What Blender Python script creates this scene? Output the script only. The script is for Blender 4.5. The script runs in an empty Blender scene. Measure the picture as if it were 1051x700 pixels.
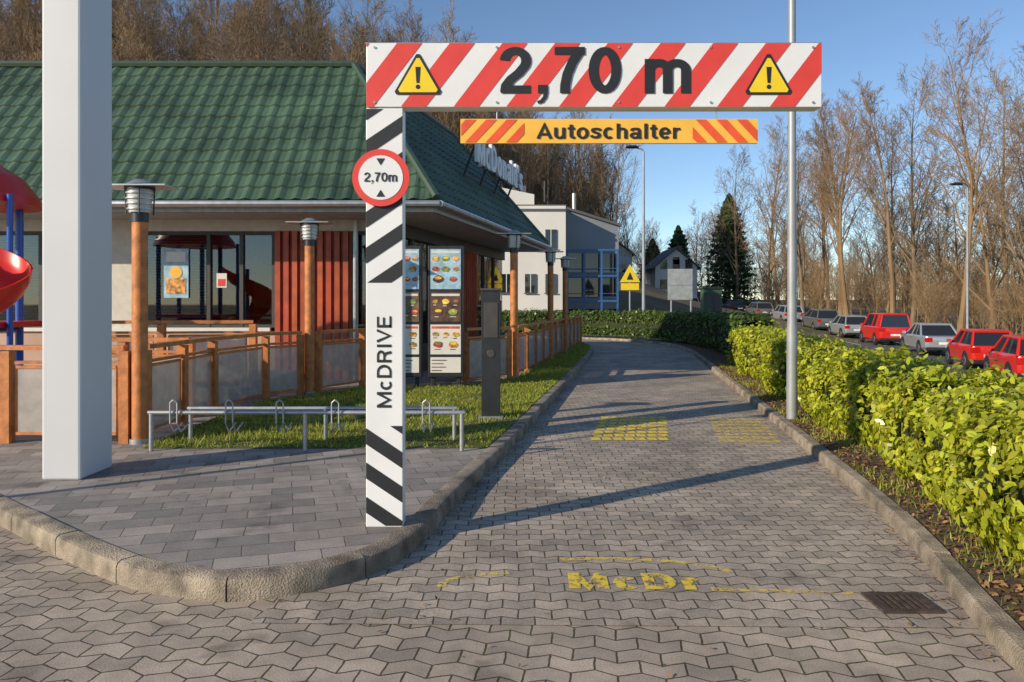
import bpy, math, random
import numpy as np
from mathutils import Vector, Matrix
random.seed(7); rng=np.random.default_rng(7)
D=bpy.data; SC=bpy.context.scene; COL=SC.collection
# ------------------------------------------------------------------ materials
def newmat(name):
    m=D.materials.new(name); m.use_nodes=True
    nt=m.node_tree; b=nt.nodes['Principled BSDF']; return m,nt,b
def mat(name,c,rough=.6,metal=0,var=.15,scale=8,bump=0,bscale=60,spec=.5,island=0,alpha=None,coat=0,hue=.035):
    m,nt,b=newmat(name); N=nt.nodes; L=nt.links
    b.inputs['Roughness'].default_value=rough; b.inputs['Metallic'].default_value=metal
    b.inputs['Specular IOR Level'].default_value=spec; b.inputs['Coat Weight'].default_value=coat
    g=N.new('ShaderNodeNewGeometry')
    n=N.new('ShaderNodeTexNoise'); n.inputs['Scale'].default_value=scale; n.inputs['Detail'].default_value=5
    L.new(g.outputs['Position'],n.inputs['Vector'])
    mr=N.new('ShaderNodeMapRange'); mr.inputs[1].default_value=.3; mr.inputs[2].default_value=.7
    mr.inputs[3].default_value=1-var; mr.inputs[4].default_value=1+var
    L.new(n.outputs['Fac'],mr.inputs[0])
    hv=N.new('ShaderNodeHueSaturation'); hv.inputs['Color'].default_value=(*c,1)
    if island:
        mr2=N.new('ShaderNodeMapRange'); mr2.inputs[3].default_value=1-island; mr2.inputs[4].default_value=1+island
        L.new(g.outputs['Random Per Island'],mr2.inputs[0])
        mu=N.new('ShaderNodeMath'); mu.operation='MULTIPLY'
        L.new(mr.outputs[0],mu.inputs[0]); L.new(mr2.outputs[0],mu.inputs[1]); L.new(mu.outputs[0],hv.inputs['Value'])
        mr3=N.new('ShaderNodeMapRange'); mr3.inputs[3].default_value=.5-hue*.6; mr3.inputs[4].default_value=.5+hue*.5
        wn=N.new('ShaderNodeMath'); wn.operation='FRACT'; w2=N.new('ShaderNodeMath'); w2.operation='MULTIPLY'; w2.inputs[1].default_value=17.3
        L.new(g.outputs['Random Per Island'],w2.inputs[0]); L.new(w2.outputs[0],wn.inputs[0]); L.new(wn.outputs[0],mr3.inputs[0])
        L.new(mr3.outputs[0],hv.inputs['Hue'])
    else: L.new(mr.outputs[0],hv.inputs['Value'])
    L.new(hv.outputs[0],b.inputs['Base Color'])
    if bump:
        n2=N.new('ShaderNodeTexNoise'); n2.inputs['Scale'].default_value=bscale; n2.inputs['Detail'].default_value=4
        L.new(g.outputs['Position'],n2.inputs['Vector'])
        bp=N.new('ShaderNodeBump'); bp.inputs['Strength'].default_value=bump; bp.inputs['Distance'].default_value=.02
        L.new(n2.outputs['Fac'],bp.inputs['Height']); L.new(bp.outputs[0],b.inputs['Normal'])
    if alpha is not None: b.inputs['Alpha'].default_value=alpha
    return m
def paving(name,bw,rh,c1,c2,cm,zig,rot=0,mortar=.006,stain=.3,offset=.5,bumpd=.012,moss=(.10,.10,.035)):
    m,nt,b=newmat(name); N=nt.nodes; L=nt.links
    b.inputs['Roughness'].default_value=.75; b.inputs['Specular IOR Level'].default_value=.3
    g=N.new('ShaderNodeNewGeometry'); mp=N.new('ShaderNodeMapping'); mp.inputs['Rotation'].default_value=(0,0,rot)
    mp.inputs['Location'].default_value=(50,50,0)
    L.new(g.outputs['Position'],mp.inputs['Vector'])
    wb=N.new('ShaderNodeTexNoise'); wb.inputs['Scale'].default_value=1.3; L.new(g.outputs['Position'],wb.inputs['Vector'])
    wv=N.new('ShaderNodeVectorMath'); wv.operation='MULTIPLY_ADD'; wv.inputs[1].default_value=(.05,.05,0); L.new(wb.outputs['Color'],wv.inputs[0]); L.new(mp.outputs[0],wv.inputs[2])
    wb2=N.new('ShaderNodeTexNoise'); wb2.inputs['Scale'].default_value=22; L.new(g.outputs['Position'],wb2.inputs['Vector'])
    wv2=N.new('ShaderNodeVectorMath'); wv2.operation='MULTIPLY_ADD'; wv2.inputs[1].default_value=(.010,.010,0); L.new(wb2.outputs['Color'],wv2.inputs[0]); L.new(wv.outputs[0],wv2.inputs[2])
    sx=N.new('ShaderNodeSeparateXYZ'); L.new(wv2.outputs[0],sx.inputs[0])
    pp=N.new('ShaderNodeMath'); pp.operation='PINGPONG'; pp.inputs[1].default_value=bw/2; L.new(sx.outputs[0],pp.inputs[0])
    ma=N.new('ShaderNodeMath'); ma.operation='MULTIPLY_ADD'; ma.inputs[1].default_value=zig
    L.new(pp.outputs[0],ma.inputs[0]); L.new(sx.outputs[1],ma.inputs[2])
    cb=N.new('ShaderNodeCombineXYZ'); L.new(sx.outputs[0],cb.inputs[0]); L.new(ma.outputs[0],cb.inputs[1])
    br=N.new('ShaderNodeTexBrick'); br.offset=offset; br.inputs['Scale'].default_value=1
    br.inputs['Brick Width'].default_value=bw; br.inputs['Row Height'].default_value=rh
    br.inputs['Mortar Size'].default_value=mortar; br.inputs['Mortar Smooth'].default_value=.5
    br.inputs['Color1'].default_value=(*c1,1); br.inputs['Color2'].default_value=(*c2,1)
    L.new(cb.outputs[0],br.inputs['Vector'])
    def noise(s,lo,hi,d=5,a=.3,z=.7):
        n=N.new('ShaderNodeTexNoise'); n.inputs['Scale'].default_value=s; n.inputs['Detail'].default_value=d
        L.new(g.outputs['Position'],n.inputs['Vector'])
        r=N.new('ShaderNodeMapRange'); r.inputs[1].default_value=a; r.inputs[2].default_value=z; r.inputs[3].default_value=lo; r.inputs[4].default_value=hi
        L.new(n.outputs['Fac'],r.inputs[0]); return r.outputs[0],n
    mo,_=noise(2.2,0,1,5,.5,.62); mm=N.new('ShaderNodeMix'); mm.data_type='RGBA'; mm.inputs[6].default_value=(*cm,1); mm.inputs[7].default_value=(*moss,1)
    L.new(mo,mm.inputs[0]); L.new(mm.outputs[2],br.inputs['Mortar'])
    a,_=noise(.9,1-stain,1+stain*.7); c,_=noise(7,1-stain*.5,1+stain*.5); d,nn=noise(120,.78,1.22,2); e,_=noise(2.7,.62,1.0,6,.30,.40)
    m1=N.new('ShaderNodeMath'); m1.operation='MULTIPLY'; L.new(a,m1.inputs[0]); L.new(c,m1.inputs[1])
    m2=N.new('ShaderNodeMath'); m2.operation='MULTIPLY'; L.new(m1.outputs[0],m2.inputs[0]); L.new(d,m2.inputs[1])
    m3=N.new('ShaderNodeMath'); m3.operation='MULTIPLY'; L.new(m2.outputs[0],m3.inputs[0]); L.new(e,m3.inputs[1])
    hv=N.new('ShaderNodeHueSaturation'); L.new(br.outputs['Color'],hv.inputs['Color']); L.new(m3.outputs[0],hv.inputs['Value'])
    L.new(hv.outputs[0],b.inputs['Base Color'])
    inv=N.new('ShaderNodeMath'); inv.operation='MULTIPLY_ADD'; inv.inputs[1].default_value=-1; inv.inputs[2].default_value=1
    L.new(br.outputs['Fac'],inv.inputs[0])
    ad=N.new('ShaderNodeMath'); ad.operation='MULTIPLY_ADD'; ad.inputs[1].default_value=.15; L.new(nn.outputs['Fac'],ad.inputs[0]); L.new(inv.outputs[0],ad.inputs[2])
    bp=N.new('ShaderNodeBump'); bp.inputs['Strength'].default_value=.7; bp.inputs['Distance'].default_value=bumpd
    L.new(ad.outputs[0],bp.inputs['Height']); L.new(bp.outputs[0],b.inputs['Normal'])
    return m
def leafmat(name,c,var=.35,trans=.35,rough=.35,hue=.035):
    m=mat(name,c,rough,0,.1,1.5,island=var,hue=hue); nt=m.node_tree; N=nt.nodes; L=nt.links
    b=N['Principled BSDF']; out=N['Material Output']
    tr=N.new('ShaderNodeBsdfTranslucent'); mx=N.new('ShaderNodeMixShader'); mx.inputs[0].default_value=trans
    L.new(b.inputs['Base Color'].links[0].from_socket,tr.inputs['Color'])
    L.new(b.outputs[0],mx.inputs[1]); L.new(tr.outputs[0],mx.inputs[2]); L.new(mx.outputs[0],out.inputs['Surface'])
    return m
def wornpaint(name,c,scale,thr,mx=.9):
    m,nt,b=newmat(name); N=nt.nodes; L=nt.links; b.inputs['Base Color'].default_value=(*c,1); b.inputs['Roughness'].default_value=.8
    g=N.new('ShaderNodeNewGeometry'); n=N.new('ShaderNodeTexNoise'); n.inputs['Scale'].default_value=scale; n.inputs['Detail'].default_value=7; n.inputs['Roughness'].default_value=.7
    L.new(g.outputs['Position'],n.inputs['Vector'])
    r=N.new('ShaderNodeMapRange'); r.inputs[1].default_value=thr-.05; r.inputs[2].default_value=thr+.07; r.inputs[4].default_value=mx
    L.new(n.outputs['Fac'],r.inputs[0]); L.new(r.outputs[0],b.inputs['Alpha']); return m
def paneglass(name,t):
    m,nt,b=newmat(name); N=nt.nodes; L=nt.links; out=N['Material Output']
    tr=N.new('ShaderNodeBsdfTransparent'); tr.inputs[0].default_value=(t,t,t*.98,1); gl=N.new('ShaderNodeBsdfGlossy'); gl.inputs['Roughness'].default_value=.02
    fr=N.new('ShaderNodeFresnel'); fr.inputs['IOR'].default_value=1.6
    ad=N.new('ShaderNodeMath'); ad.operation='ADD'; ad.inputs[1].default_value=.05; ad.use_clamp=True; L.new(fr.outputs[0],ad.inputs[0])
    mx=N.new('ShaderNodeMixShader'); L.new(ad.outputs[0],mx.inputs[0]); L.new(tr.outputs[0],mx.inputs[1]); L.new(gl.outputs[0],mx.inputs[2]); L.new(mx.outputs[0],out.inputs['Surface']); return m
M={}
M['lane']=paving('lane_paving',.17,.112,(.46,.38,.30),(.32,.27,.22),(.095,.078,.055),.34,.0,.0055)
M['apron']=paving('apron_paving',.20,.115,(.47,.385,.30),(.33,.275,.22),(.09,.073,.052),.42,.12,.006)
M['slab']=paving('slab_paving',.3,.2,(.37,.32,.28),(.22,.198,.178),(.12,.10,.08),0,-.30,.004,.22,.5,.006)
M['kerb']=mat('kerb_concrete',(.30,.245,.18),.85,var=.5,scale=6,bump=.8,bscale=90,island=.16,hue=.01)
M['grass']=mat('grass_ground',(.10,.11,.028),.95,var=.45,scale=3,bump=.8,bscale=40)
M['blade']=leafmat('grass_blade',(.32,.36,.045),.5,.35,.5,.05)
M['terrain']=mat('terrain_grass',(.13,.105,.055),.95,var=.45,scale=.35,bump=.5,bscale=3)
M['soil']=mat('soil',(.12,.08,.048),.95,var=.5,scale=12,bump=1,bscale=70)
M['litter']=mat('leaf_litter',(.26,.14,.06),.8,island=.6)
M['asphalt']=mat('asphalt',(.10,.10,.105),.85,var=.15,scale=1.5,bump=.2)
M['hedge']=leafmat('hedge_leaf',(.45,.48,.04),.45,.38,.3)
M['hedge_shaded']=leafmat('hedge_leaf_shaded',(.085,.14,.022),.4,.25,.35)  # far hedge leaves: shade at the bend put into the darker colour
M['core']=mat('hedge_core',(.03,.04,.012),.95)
M['bark']=mat('bark',(.20,.145,.09),.9,var=.25,scale=3)
M['bark2']=mat('bark_warm',(.26,.17,.088),.9,var=.25,scale=.3)
M['conifer']=leafmat('conifer_needles',(.065,.105,.03),.4,.2,.6)
M['budleaf']=leafmat('bud_leaves',(.30,.23,.045),.4,.3,.6)
M['white']=mat('white_paint',(.78,.78,.77),.4,var=.05,scale=3)
M['pylonw']=mat('pylon_paint',(.62,.62,.63),.35,var=.04,scale=1)
M['red']=mat('sign_red',(.72,.06,.045),.45,var=.06)
M['black']=mat('sign_black',(.02,.02,.022),.5,var=.1)
M['yellow']=mat('sign_yellow',(.88,.62,.02),.45,var=.05)
M['orange']=mat('sign_orange',(.90,.50,.07),.45,var=.06)
M['redor']=mat('sign_orange_red',(.80,.10,.03),.45)
M['steel']=mat('galvanised_steel',(.46,.47,.48),.42,.7,var=.15,scale=10)
M['pole']=mat('grey_pole',(.34,.355,.37),.5,.3,var=.12,scale=4)
M['dark']=mat('dark_metal',(.035,.037,.04),.4,.3)
M['wood']=mat('stained_wood',(.50,.18,.05),.55,var=.3,scale=9,bump=.2,bscale=30)
M['slat']=mat('wood_slat',(.42,.08,.03),.5,var=.25,scale=4,island=.15,hue=.01)
M['mesh']=mat('perforated_panel',(.50,.45,.41),.5,.2,alpha=.62)
M['roof']=mat('green_roof_tile',(.055,.10,.062),.45,var=.35,scale=1.2,bump=.1,bscale=20)
M['roofcap']=mat('green_roof_trim',(.045,.08,.05),.4)
M['soffit']=mat('soffit',(.42,.40,.37),.7)
M['gutter']=mat('gutter_metal',(.42,.42,.41),.35,.7)
M['salmon']=mat('salmon_wall',(.52,.34,.25),.8,var=.1,scale=2,bump=.15)
M['cream']=mat('cream_wall',(.62,.57,.48),.8,var=.08)
M['glass']=mat('window_glass',(.015,.018,.022),.04,0,var=0,spec=.9)
M['pane']=paneglass('clear_pane',.62)
M['carglass']=mat('car_glass',(.02,.022,.026),.05,0,var=0,spec=.8)
M['frame']=mat('window_frame',(.06,.055,.05),.5)
M['blind']=mat('window_blind',(.50,.52,.46),.6,var=.05)
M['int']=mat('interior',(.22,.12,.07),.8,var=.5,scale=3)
M['intw']=mat('interior_wood',(.40,.20,.08),.6,var=.3,scale=4)
M['intr']=mat('interior_seat',(.45,.07,.03),.6,var=.3,scale=4)
M['lampglass']=mat('lamp_glass',(.55,.55,.52),.2,var=.05)
M['posterc']=mat('poster_food',(.58,.30,.08),.4,var=.8,scale=14,island=.5,hue=.05)
M['posterr']=mat('poster_red',(.50,.06,.04),.4,var=.5,scale=9,island=.4)
M['posterg']=mat('poster_green',(.20,.30,.08),.4,var=.6,scale=12,island=.4)
M['posterb']=mat('poster_blue',(.35,.52,.62),.4,var=.3)
M['posterk']=mat('poster_brown',(.12,.07,.04),.4,var=.5,scale=9,island=.5)
M['pwhite']=mat('poster_white',(.72,.69,.62),.4,var=.05)
M['playred']=mat('play_red',(.65,.03,.02),.3,var=.05)
M['playblue']=mat('play_blue',(.03,.10,.45),.3,var=.05)
M['bwhite']=mat('render_white',(.70,.67,.61),.8,var=.06,scale=.6)
M['bgrey']=mat('cladding_grey',(.22,.245,.27),.6,var=.08,scale=.5)
M['bblue']=mat('frame_blue',(.04,.13,.32),.4)
M['slate']=mat('slate_roof',(.10,.10,.11),.7)
M['hroof']=mat('house_roof',(.20,.09,.06),.8)
M['sgrey']=mat('sign_back',(.42,.44,.43),.5,.3)
M['cabgreen']=mat('cabinet_green',(.03,.10,.05),.5)
M['rubber']=mat('rubber',(.02,.02,.02),.8)
M['rim']=mat('rim',(.45,.45,.46),.3,.8)
M['tail']=mat('tail_light',(.5,.01,.01),.15)
M['plate']=mat('plate',(.75,.75,.72),.5)
M['wornyel']=wornpaint('worn_yellow',(.84,.62,.06),16,.455,.9)
M['wornyel2']=wornpaint('worn_yellow_lines',(.84,.62,.07),16,.41,.92)
M['wornyel3']=wornpaint('worn_yellow_faint',(.80,.60,.12),16,.475,.8)
M['wornwhite']=mat('road_white',(.6,.6,.58),.7,var=.2)
M['rust']=mat('iron_grate',(.085,.058,.045),.8,.3,var=.4,scale=20)
# ------------------------------------------------------------------ mesh builder
def empty(name,loc=(0,0,0)):
    e=D.objects.new(name,None); e.location=loc; COL.objects.link(e); return e
def parent(o,p):
    o.parent=p
    o.matrix_parent_inverse=Matrix.Translation(p.location).inverted()
class MB:
    def __init__(s): s.v=[];s.f=[];s.m=[];s.k=[]
    def mi(s,k):
        if k not in s.k: s.k.append(k)
        return s.k.index(k)
    def add(s,vs,fs,k):
        o=len(s.v); s.v+= [tuple(v) for v in vs]; i=s.mi(k)
        for f in fs: s.f.append(tuple(a+o for a in f)); s.m.append(i)
    def box(s,x0,x1,y0,y1,z0,z1,k,xf=None):
        vs=[(x,y,z) for z in(z0,z1) for y in(y0,y1) for x in(x0,x1)]
        if xf: vs=[tuple(xf@Vector(v)) for v in vs]
        s.add(vs,[(0,2,3,1),(4,5,7,6),(0,1,5,4),(2,6,7,3),(0,4,6,2),(1,3,7,5)],k)
    def obox(s,p0,p1,w,z0a,z1a,k,z0b=None,z1b=None):
        z0b=z0a if z0b is None else z0b; z1b=z1a if z1b is None else z1b
        a=Vector(p0[:2]);b=Vector(p1[:2]);d=(b-a).normalized();n=Vector((-d.y,d.x))*w/2
        vs=[(a.x-n.x,a.y-n.y,z0a),(b.x-n.x,b.y-n.y,z0b),(b.x+n.x,b.y+n.y,z0b),(a.x+n.x,a.y+n.y,z0a),
            (a.x-n.x,a.y-n.y,z1a),(b.x-n.x,b.y-n.y,z1b),(b.x+n.x,b.y+n.y,z1b),(a.x+n.x,a.y+n.y,z1a)]
        s.add(vs,[(0,3,2,1),(4,5,6,7),(0,1,5,4),(1,2,6,5),(2,3,7,6),(3,0,4,7)],k)
    def cyl(s,p0,p1,r0,r1=None,n=16,k='steel',caps=True):
        r1=r0 if r1 is None else r1; p0=Vector(p0);p1=Vector(p1);d=(p1-p0).normalized()
        u=d.orthogonal().normalized();w=d.cross(u); vs=[]
        for p,r in((p0,r0),(p1,r1)):
            for i in range(n):
                a=2*math.pi*i/n; vs.append(p+u*math.cos(a)*r+w*math.sin(a)*r)
        fs=[(i,(i+1)%n,n+(i+1)%n,n+i) for i in range(n)]
        if caps: fs+=[tuple(range(n-1,-1,-1)),tuple(range(n,2*n))]
        s.add(vs,fs,k)
    def tube(s,pts,r,n=8,k='steel'):
        for a,b in zip(pts[:-1],pts[1:]): s.cyl(a,b,r,r,n,k)
    def build(s,name,par=None,smooth=False,bevel=0,solid=0):
        if not s.v: return None
        A=np.array(s.v); c=((A[:,0].min()+A[:,0].max())/2,(A[:,1].min()+A[:,1].max())/2,A[:,2].min())
        me=D.meshes.new(name); me.from_pydata((A-np.array(c)).tolist(),[],s.f)
        for k in s.k: me.materials.append(M[k])
        me.polygons.foreach_set('material_index',s.m)
        if smooth:
            me.polygons.foreach_set('use_smooth',[True]*len(me.polygons)); me.set_sharp_from_angle(angle=math.radians(35))
        me.update(); o=D.objects.new(name,me); o.location=c; COL.objects.link(o)
        if bevel:
            b=o.modifiers.new('bevel','BEVEL'); b.width=bevel; b.segments=2; b.limit_method='ANGLE'; b.angle_limit=math.radians(40)
        if par: parent(o,par)
        return o
def clip(poly,x0,x1,y0,y1):
    def cl(P,f,g):
        R=[]
        for i in range(len(P)):
            a=P[i-1];b=P[i]
            if f(a)!=f(b): R.append(g(a,b))
            if f(b): R.append(b)
        return R
    def ix(X): return lambda a,b:(X,a[1]+(b[1]-a[1])*(X-a[0])/(b[0]-a[0]))
    def iy(Y): return lambda a,b:(a[0]+(b[0]-a[0])*(Y-a[1])/(b[1]-a[1]),Y)
    P=cl(poly,lambda p:p[0]>=x0,ix(x0)); P=cl(P,lambda p:p[0]<=x1,ix(x1)) if P else P
    P=cl(P,lambda p:p[1]>=y0,iy(y0)) if P else P; P=cl(P,lambda p:p[1]<=y1,iy(y1)) if P else P
    return P
def stripes(mb,x0,x1,z0,z1,y,per,wid,k,lean,ph=0,vertical=False):
    if vertical:
        t=z0-abs(lean)-per+ph
        while t<z1+abs(lean)+per:
            P=clip([(x0,t),(x1,t+lean),(x1,t+lean+wid),(x0,t+wid)],x0,x1,z0,z1)
            if len(P)>2: mb.add([(a,y,b) for a,b in P],[tuple(range(len(P)))],k)
            t+=per
    else:
        t=x0-abs(lean)-per+ph
        while t<x1+abs(lean)+per:
            P=clip([(t,z0),(t+wid,z0),(t+wid+lean,z1),(t+lean,z1)],x0,x1,z0,z1)
            if len(P)>2: mb.add([(a,y,b) for a,b in P],[tuple(range(len(P)))],k)
            t+=per
# ---- grotesque lettering built from constant-width strokes
def arc(cx,cy,rx,ry,a0,a1,n=14):
    return [(cx+rx*math.cos(math.radians(a0+(a1-a0)*i/n)),cy+ry*math.sin(math.radians(a0+(a1-a0)*i/n))) for i in range(n+1)]
def glyph(ch,h):
    T=1-h;Bt=h;X=.74
    st=lambda x,y0=0,y1=1:[(x,y0),(x,y1)]
    G={'0':(.58,[arc(.29,.5,.29-h-.01,.5-h,0,360,28)]),
    '2':(.58,[arc(.28,.70,.26-h*.9,.30-h,178,-38,16)+[(.34,.44),(.20,.30),(.12,.17),(.10,.02)],[(.03,Bt),(.54,Bt)]]),
    '7':(.58,[[(.03,T),(.55,T)],[(.45,T-.02),(.33,.66),(.25,.42),(.21,.18),(.205,0)]]),
    ',':(.30,[st(.15,0,.18),[(.20,.03),(.185,-.08),(.13,-.17),(.06,-.20)]]),
    'm':(.92,[st(.05+h,0,X),arc(.05+h+.155,X-h-.16,.155,.16,165,0)+[(.36+h,0)],arc(.36+h+.155,X-h-.16,.155,.16,165,0)+[(.67+h,0)]]),
    'M':(.86,[st(.05+h),st(.81-h),[(.05+h,.97),(.43,.12),(.81-h,.97)]]),
    'c':(.55,[arc(.28,.37,.25-h,.39-h,48,312,20)]),
    'D':(.72,[st(.05+h),[(.05+h,T),(.30,T)]+arc(.33,.5,.35-h,.5-h,90,-90,16)+[(.05+h,Bt)]]),
    'R':(.70,[st(.05+h),[(.05+h,T),(.36,T)]+arc(.38,.715,.26-h,.285-h,90,-90,12)+[(.05+h,.43+h)],[(.36,.47),(.47,.40),(.51,.25),(.54,0)]]),
    'I':(.27,[st(.135)]),'V':(.66,[[(.06,1),(.33,.10),(.60,1)]]),
    'E':(.64,[st(.05+h),[(.05,T),(.58,T)],[(.05,.52),(.54,.52)],[(.05,Bt),(.60,Bt)]]),
    'A':(.70,[[(.07,0),(.35,.93),(.63,0)],[(.17,.29),(.53,.29)]]),
    'u':(.60,[[(.05+h,X),(.05+h,.27)]+arc(.29,.25,.24-h,.27-h,180,340,10),st(.55-h,0,X)]),
    't':(.37,[[(.18,.93),(.18,.22)]+arc(.27,.20,.09,.20-h,180,262,6)+[(.35,h*.8)],[(.02,X-h*.8),(.34,X-h*.8)]]),
    'o':(.58,[arc(.29,.37,.27-h,.39-h,0,360,24)]),
    's':(.53,[[(.46,.53),(.42,.62),(.34,.67-h*.3),(.25,.675-h*.3),(.15,.64-h*.2),(.12,.555),(.16,.46),(.27,.40),(.38,.34),(.42,.23),(.38,.13),(.28,.07+h*.25),(.17,.09+h*.2),(.10,.15),(.06,.23)]]),
    'h':(.59,[st(.05+h,0,1),arc(.29,X-h-.18,.24-h,.18,168,0)+[(.53-h,0)]]),
    'n':(.59,[st(.05+h,0,X),arc(.29,X-h-.18,.24-h,.18,168,0)+[(.53-h,0)]]),
    'a':(.57,[[(.09,.52),(.13,.62),(.21,.67-h*.25),(.29,.675-h*.25),(.39,.64),(.43,.54),(.43,.12),(.47,0)],arc(.245,.21,.235-h,.22-h*.95,0,360,20)]),
    'l':(.27,[st(.135)]),'e':(.56,[[(.11,.36),(.45,.36)],arc(.28,.37,.26-h,.39-h,-3,318,22)]),
    'r':(.40,[st(.05+h,0,X),[(.05+h,.44),(.17,.57),(.24,.64),(.38,.655)]]),
    'd':(.59,[arc(.27,.37,.25-h,.39-h,0,360,24),st(.54-h)]),"'":(.22,[st(.11,.68,1)]),' ':(.30,[])}
    return G[ch]
def ribbon(P,w):
    closed=math.dist(P[0],P[-1])<1e-6
    if closed: P=P[:-1]
    n=len(P); L=[];R=[]
    for i in range(n):
        p=Vector(P[i]); a=Vector(P[i-1]) if (i>0 or closed) else None; b=Vector(P[(i+1)%n]) if (i<n-1 or closed) else None
        d1=(p-a).normalized() if a is not None else None; d2=(b-p).normalized() if b is not None else None
        if d1 is None: d1=d2
        if d2 is None: d2=d1
        t=(d1+d2).normalized(); nn=Vector((-t.y,t.x)); k=min(1/max(.2,nn.dot(Vector((-d1.y,d1.x)))),2.2)
        L.append(p+nn*w/2*k); R.append(p-nn*w/2*k)
    V=[tuple(v) for v in L]+[tuple(v) for v in R]; m=n if closed else n-1
    return V,[(i,n+i,n+(i+1)%n,(i+1)%n) for i in range(m)]
def text(s,w,h,loc,rot,k,name,par=None,ext=.001,weight=.17,pre=0):
    x=0; V=[];F=[]; li=0
    for ch in s:
        adv,paths=glyph(ch,weight/2)
        for q in paths:
            wt=weight if not(ch==',' and q[-1][1]<0) else weight*.42
            v,f=ribbon(q,wt); o=len(V); V+=[(a+x,b,li) for a,b in v]; F+=[tuple(i+o for i in ff) for ff in f]; li+=1
        x+=adv+.02
    a=np.array(V,float); lo=a.min(0);hi=a.max(0)
    a[:,0]=(a[:,0]-(lo[0]+hi[0])/2)*w/(hi[0]-lo[0]); a[:,1]=(a[:,1]-(lo[1]+hi[1])/2)*h/(hi[1]-lo[1]); a[:,2]=(a[:,2]%3)*.0003
    if pre:
        c,sn=math.cos(pre),math.sin(pre); a=np.stack([a[:,0]*c-a[:,1]*sn,a[:,0]*sn+a[:,1]*c,a[:,2]],1)
    me=D.meshes.new(name); me.from_pydata(a.tolist(),[],F); me.materials.append(M[k]); me.update()
    o=D.objects.new(name,me); o.location=loc; o.rotation_euler=rot; COL.objects.link(o)
    if ext>.001:
        sm=o.modifiers.new('s','SOLIDIFY'); sm.thickness=ext; sm.offset=0
    if par: parent(o,par)
    return o
def fastmesh(name,V,nper,k,par=None):
    n=len(V)//nper; me=D.meshes.new(name); me.vertices.add(len(V)); me.vertices.foreach_set('co',V.astype(np.float32).ravel())
    me.loops.add(len(V)); me.loops.foreach_set('vertex_index',np.arange(len(V),dtype=np.int32))
    me.polygons.add(n); me.polygons.foreach_set('loop_start',np.arange(0,len(V),nper,dtype=np.int32))
    try: me.polygons.foreach_set('loop_total',np.full(n,nper,dtype=np.int32))
    except Exception: pass
    me.materials.append(M[k]); me.update(calc_edges=True)
    o=D.objects.new(name,me); COL.objects.link(o)
    if par: parent(o,par)
    return o
def leaves(P,Nrm,size,tilt=.6,aspect=.42):
    n=len(P); nn=Nrm+rng.normal(0,tilt,(n,3)); nn/=np.linalg.norm(nn,axis=1)[:,None]
    r=rng.normal(0,1,(n,3)); r[:,2]+=.5; u=r-(r*nn).sum(1)[:,None]*nn; u/=np.linalg.norm(u,axis=1)[:,None]
    w=np.cross(nn,u); s=(size*rng.uniform(.65,1.35,n))[:,None]
    pr=[(0,0),(.3,aspect*.8),(.65,aspect*.85),(1,0),(.65,-aspect*.85),(.3,-aspect*.8)]
    out=np.empty((n,6,3))
    for i,(a,b) in enumerate(pr): out[:,i]=P+u*s*(a-.5)+w*s*b*.6+nn*s*(.12*abs(b)/aspect)
    return out.reshape(-1,3)
# ------------------------------------------------------------------ layout curves
def catmull(P,step=.1):
    P=[np.array(p,float) for p in P]; P=[2*P[0]-P[1]]+P+[2*P[-1]-P[-2]]; out=[]
    for i in range(1,len(P)-2):
        a,b,c,d=P[i-1:i+3]; n=max(2,int(np.linalg.norm(c-b)/step))
        for t in np.arange(n)/n:
            out.append(.5*((2*b)+(c-a)*t+(2*a-5*b+4*c-d)*t*t+(3*b-a-3*c+d)*t**3))
    out.append(P[-2]); return np.array(out)
KL=catmull([(-14,13.2),(-8,8.6),(-5,6.35),(-3.64,5.27),(-2.83,4.62),(-2.15,4.13),(-1.78,3.98),(-1.47,3.92),(-1.10,4.05),(-.80,4.33),(-.62,4.75),(-.53,5.2),(-.37,6.22),(.055,8.4),(.61,11.66),(1.88,19.1),(2.75,25),(2.6,28.3),(1.2,30.6),(-2,31.5),(-9,32)])
KR=catmull([(.6,-8),(1.5,0),(2.15,3.1),(2.69,5.24),(3.15,7.85),(3.60,10.6),(4.55,16.45),(5.15,20),(5.85,25),(5.75,28.5),(4.4,31.9),(1.5,34),(-3,34.9),(-10,35.2)])
def offset(P,d):
    T=np.gradient(P,axis=0); T/=np.linalg.norm(T,axis=1)[:,None]; Nn=np.stack([-T[:,1],T[:,0]],1); return P+Nn*d
def kerb(P,side,name,h=.12,w=.14,st=.78):
    L=np.concatenate([[0],np.cumsum(np.linalg.norm(np.diff(P,axis=0),axis=1))]); O=offset(P,side*w)
    mb=MB(); tot=L[-1]; s=0
    ip=lambda A,t:np.array([np.interp(t,L,A[:,0]),np.interp(t,L,A[:,1])])
    while s<tot-.1:
        e=min(s+st,tot); ts=np.linspace(s+.005,e-.005,6); prof=[]
        dz=random.uniform(-.005,.005)
        for t in ts:
            a=ip(P,t);b=ip(O,t);pt=[]
            for f,z in((0,-.05),(.0,h-.035+dz),(.06,h-.012+dz),(.2,h+dz),(.93,h+dz),(1,h-.01+dz),(1,-.05)):
                q=a+(b-a)*f; pt.append((q[0],q[1],z))
            prof.append(pt)
        vs=[p for pt in prof for p in pt]; n=7; fs=[]
        for j in range(5):
            for q in range(n-1):
                fa=(j*n+q,j*n+q+1,(j+1)*n+q+1,(j+1)*n+q); fs.append(fa if side<0 else fa[::-1])
        fs+=[tuple(range(n)),tuple(range(5*n+n-1,5*n-1,-1))]
        mb.add(vs,fs,'kerb'); s=e
    return mb.build(name,smooth=True)
kerb(KL,1,'kerb',h=.125)
kerb(KR,-1,'kerb',h=.10,w=.12,st=.9)
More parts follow.
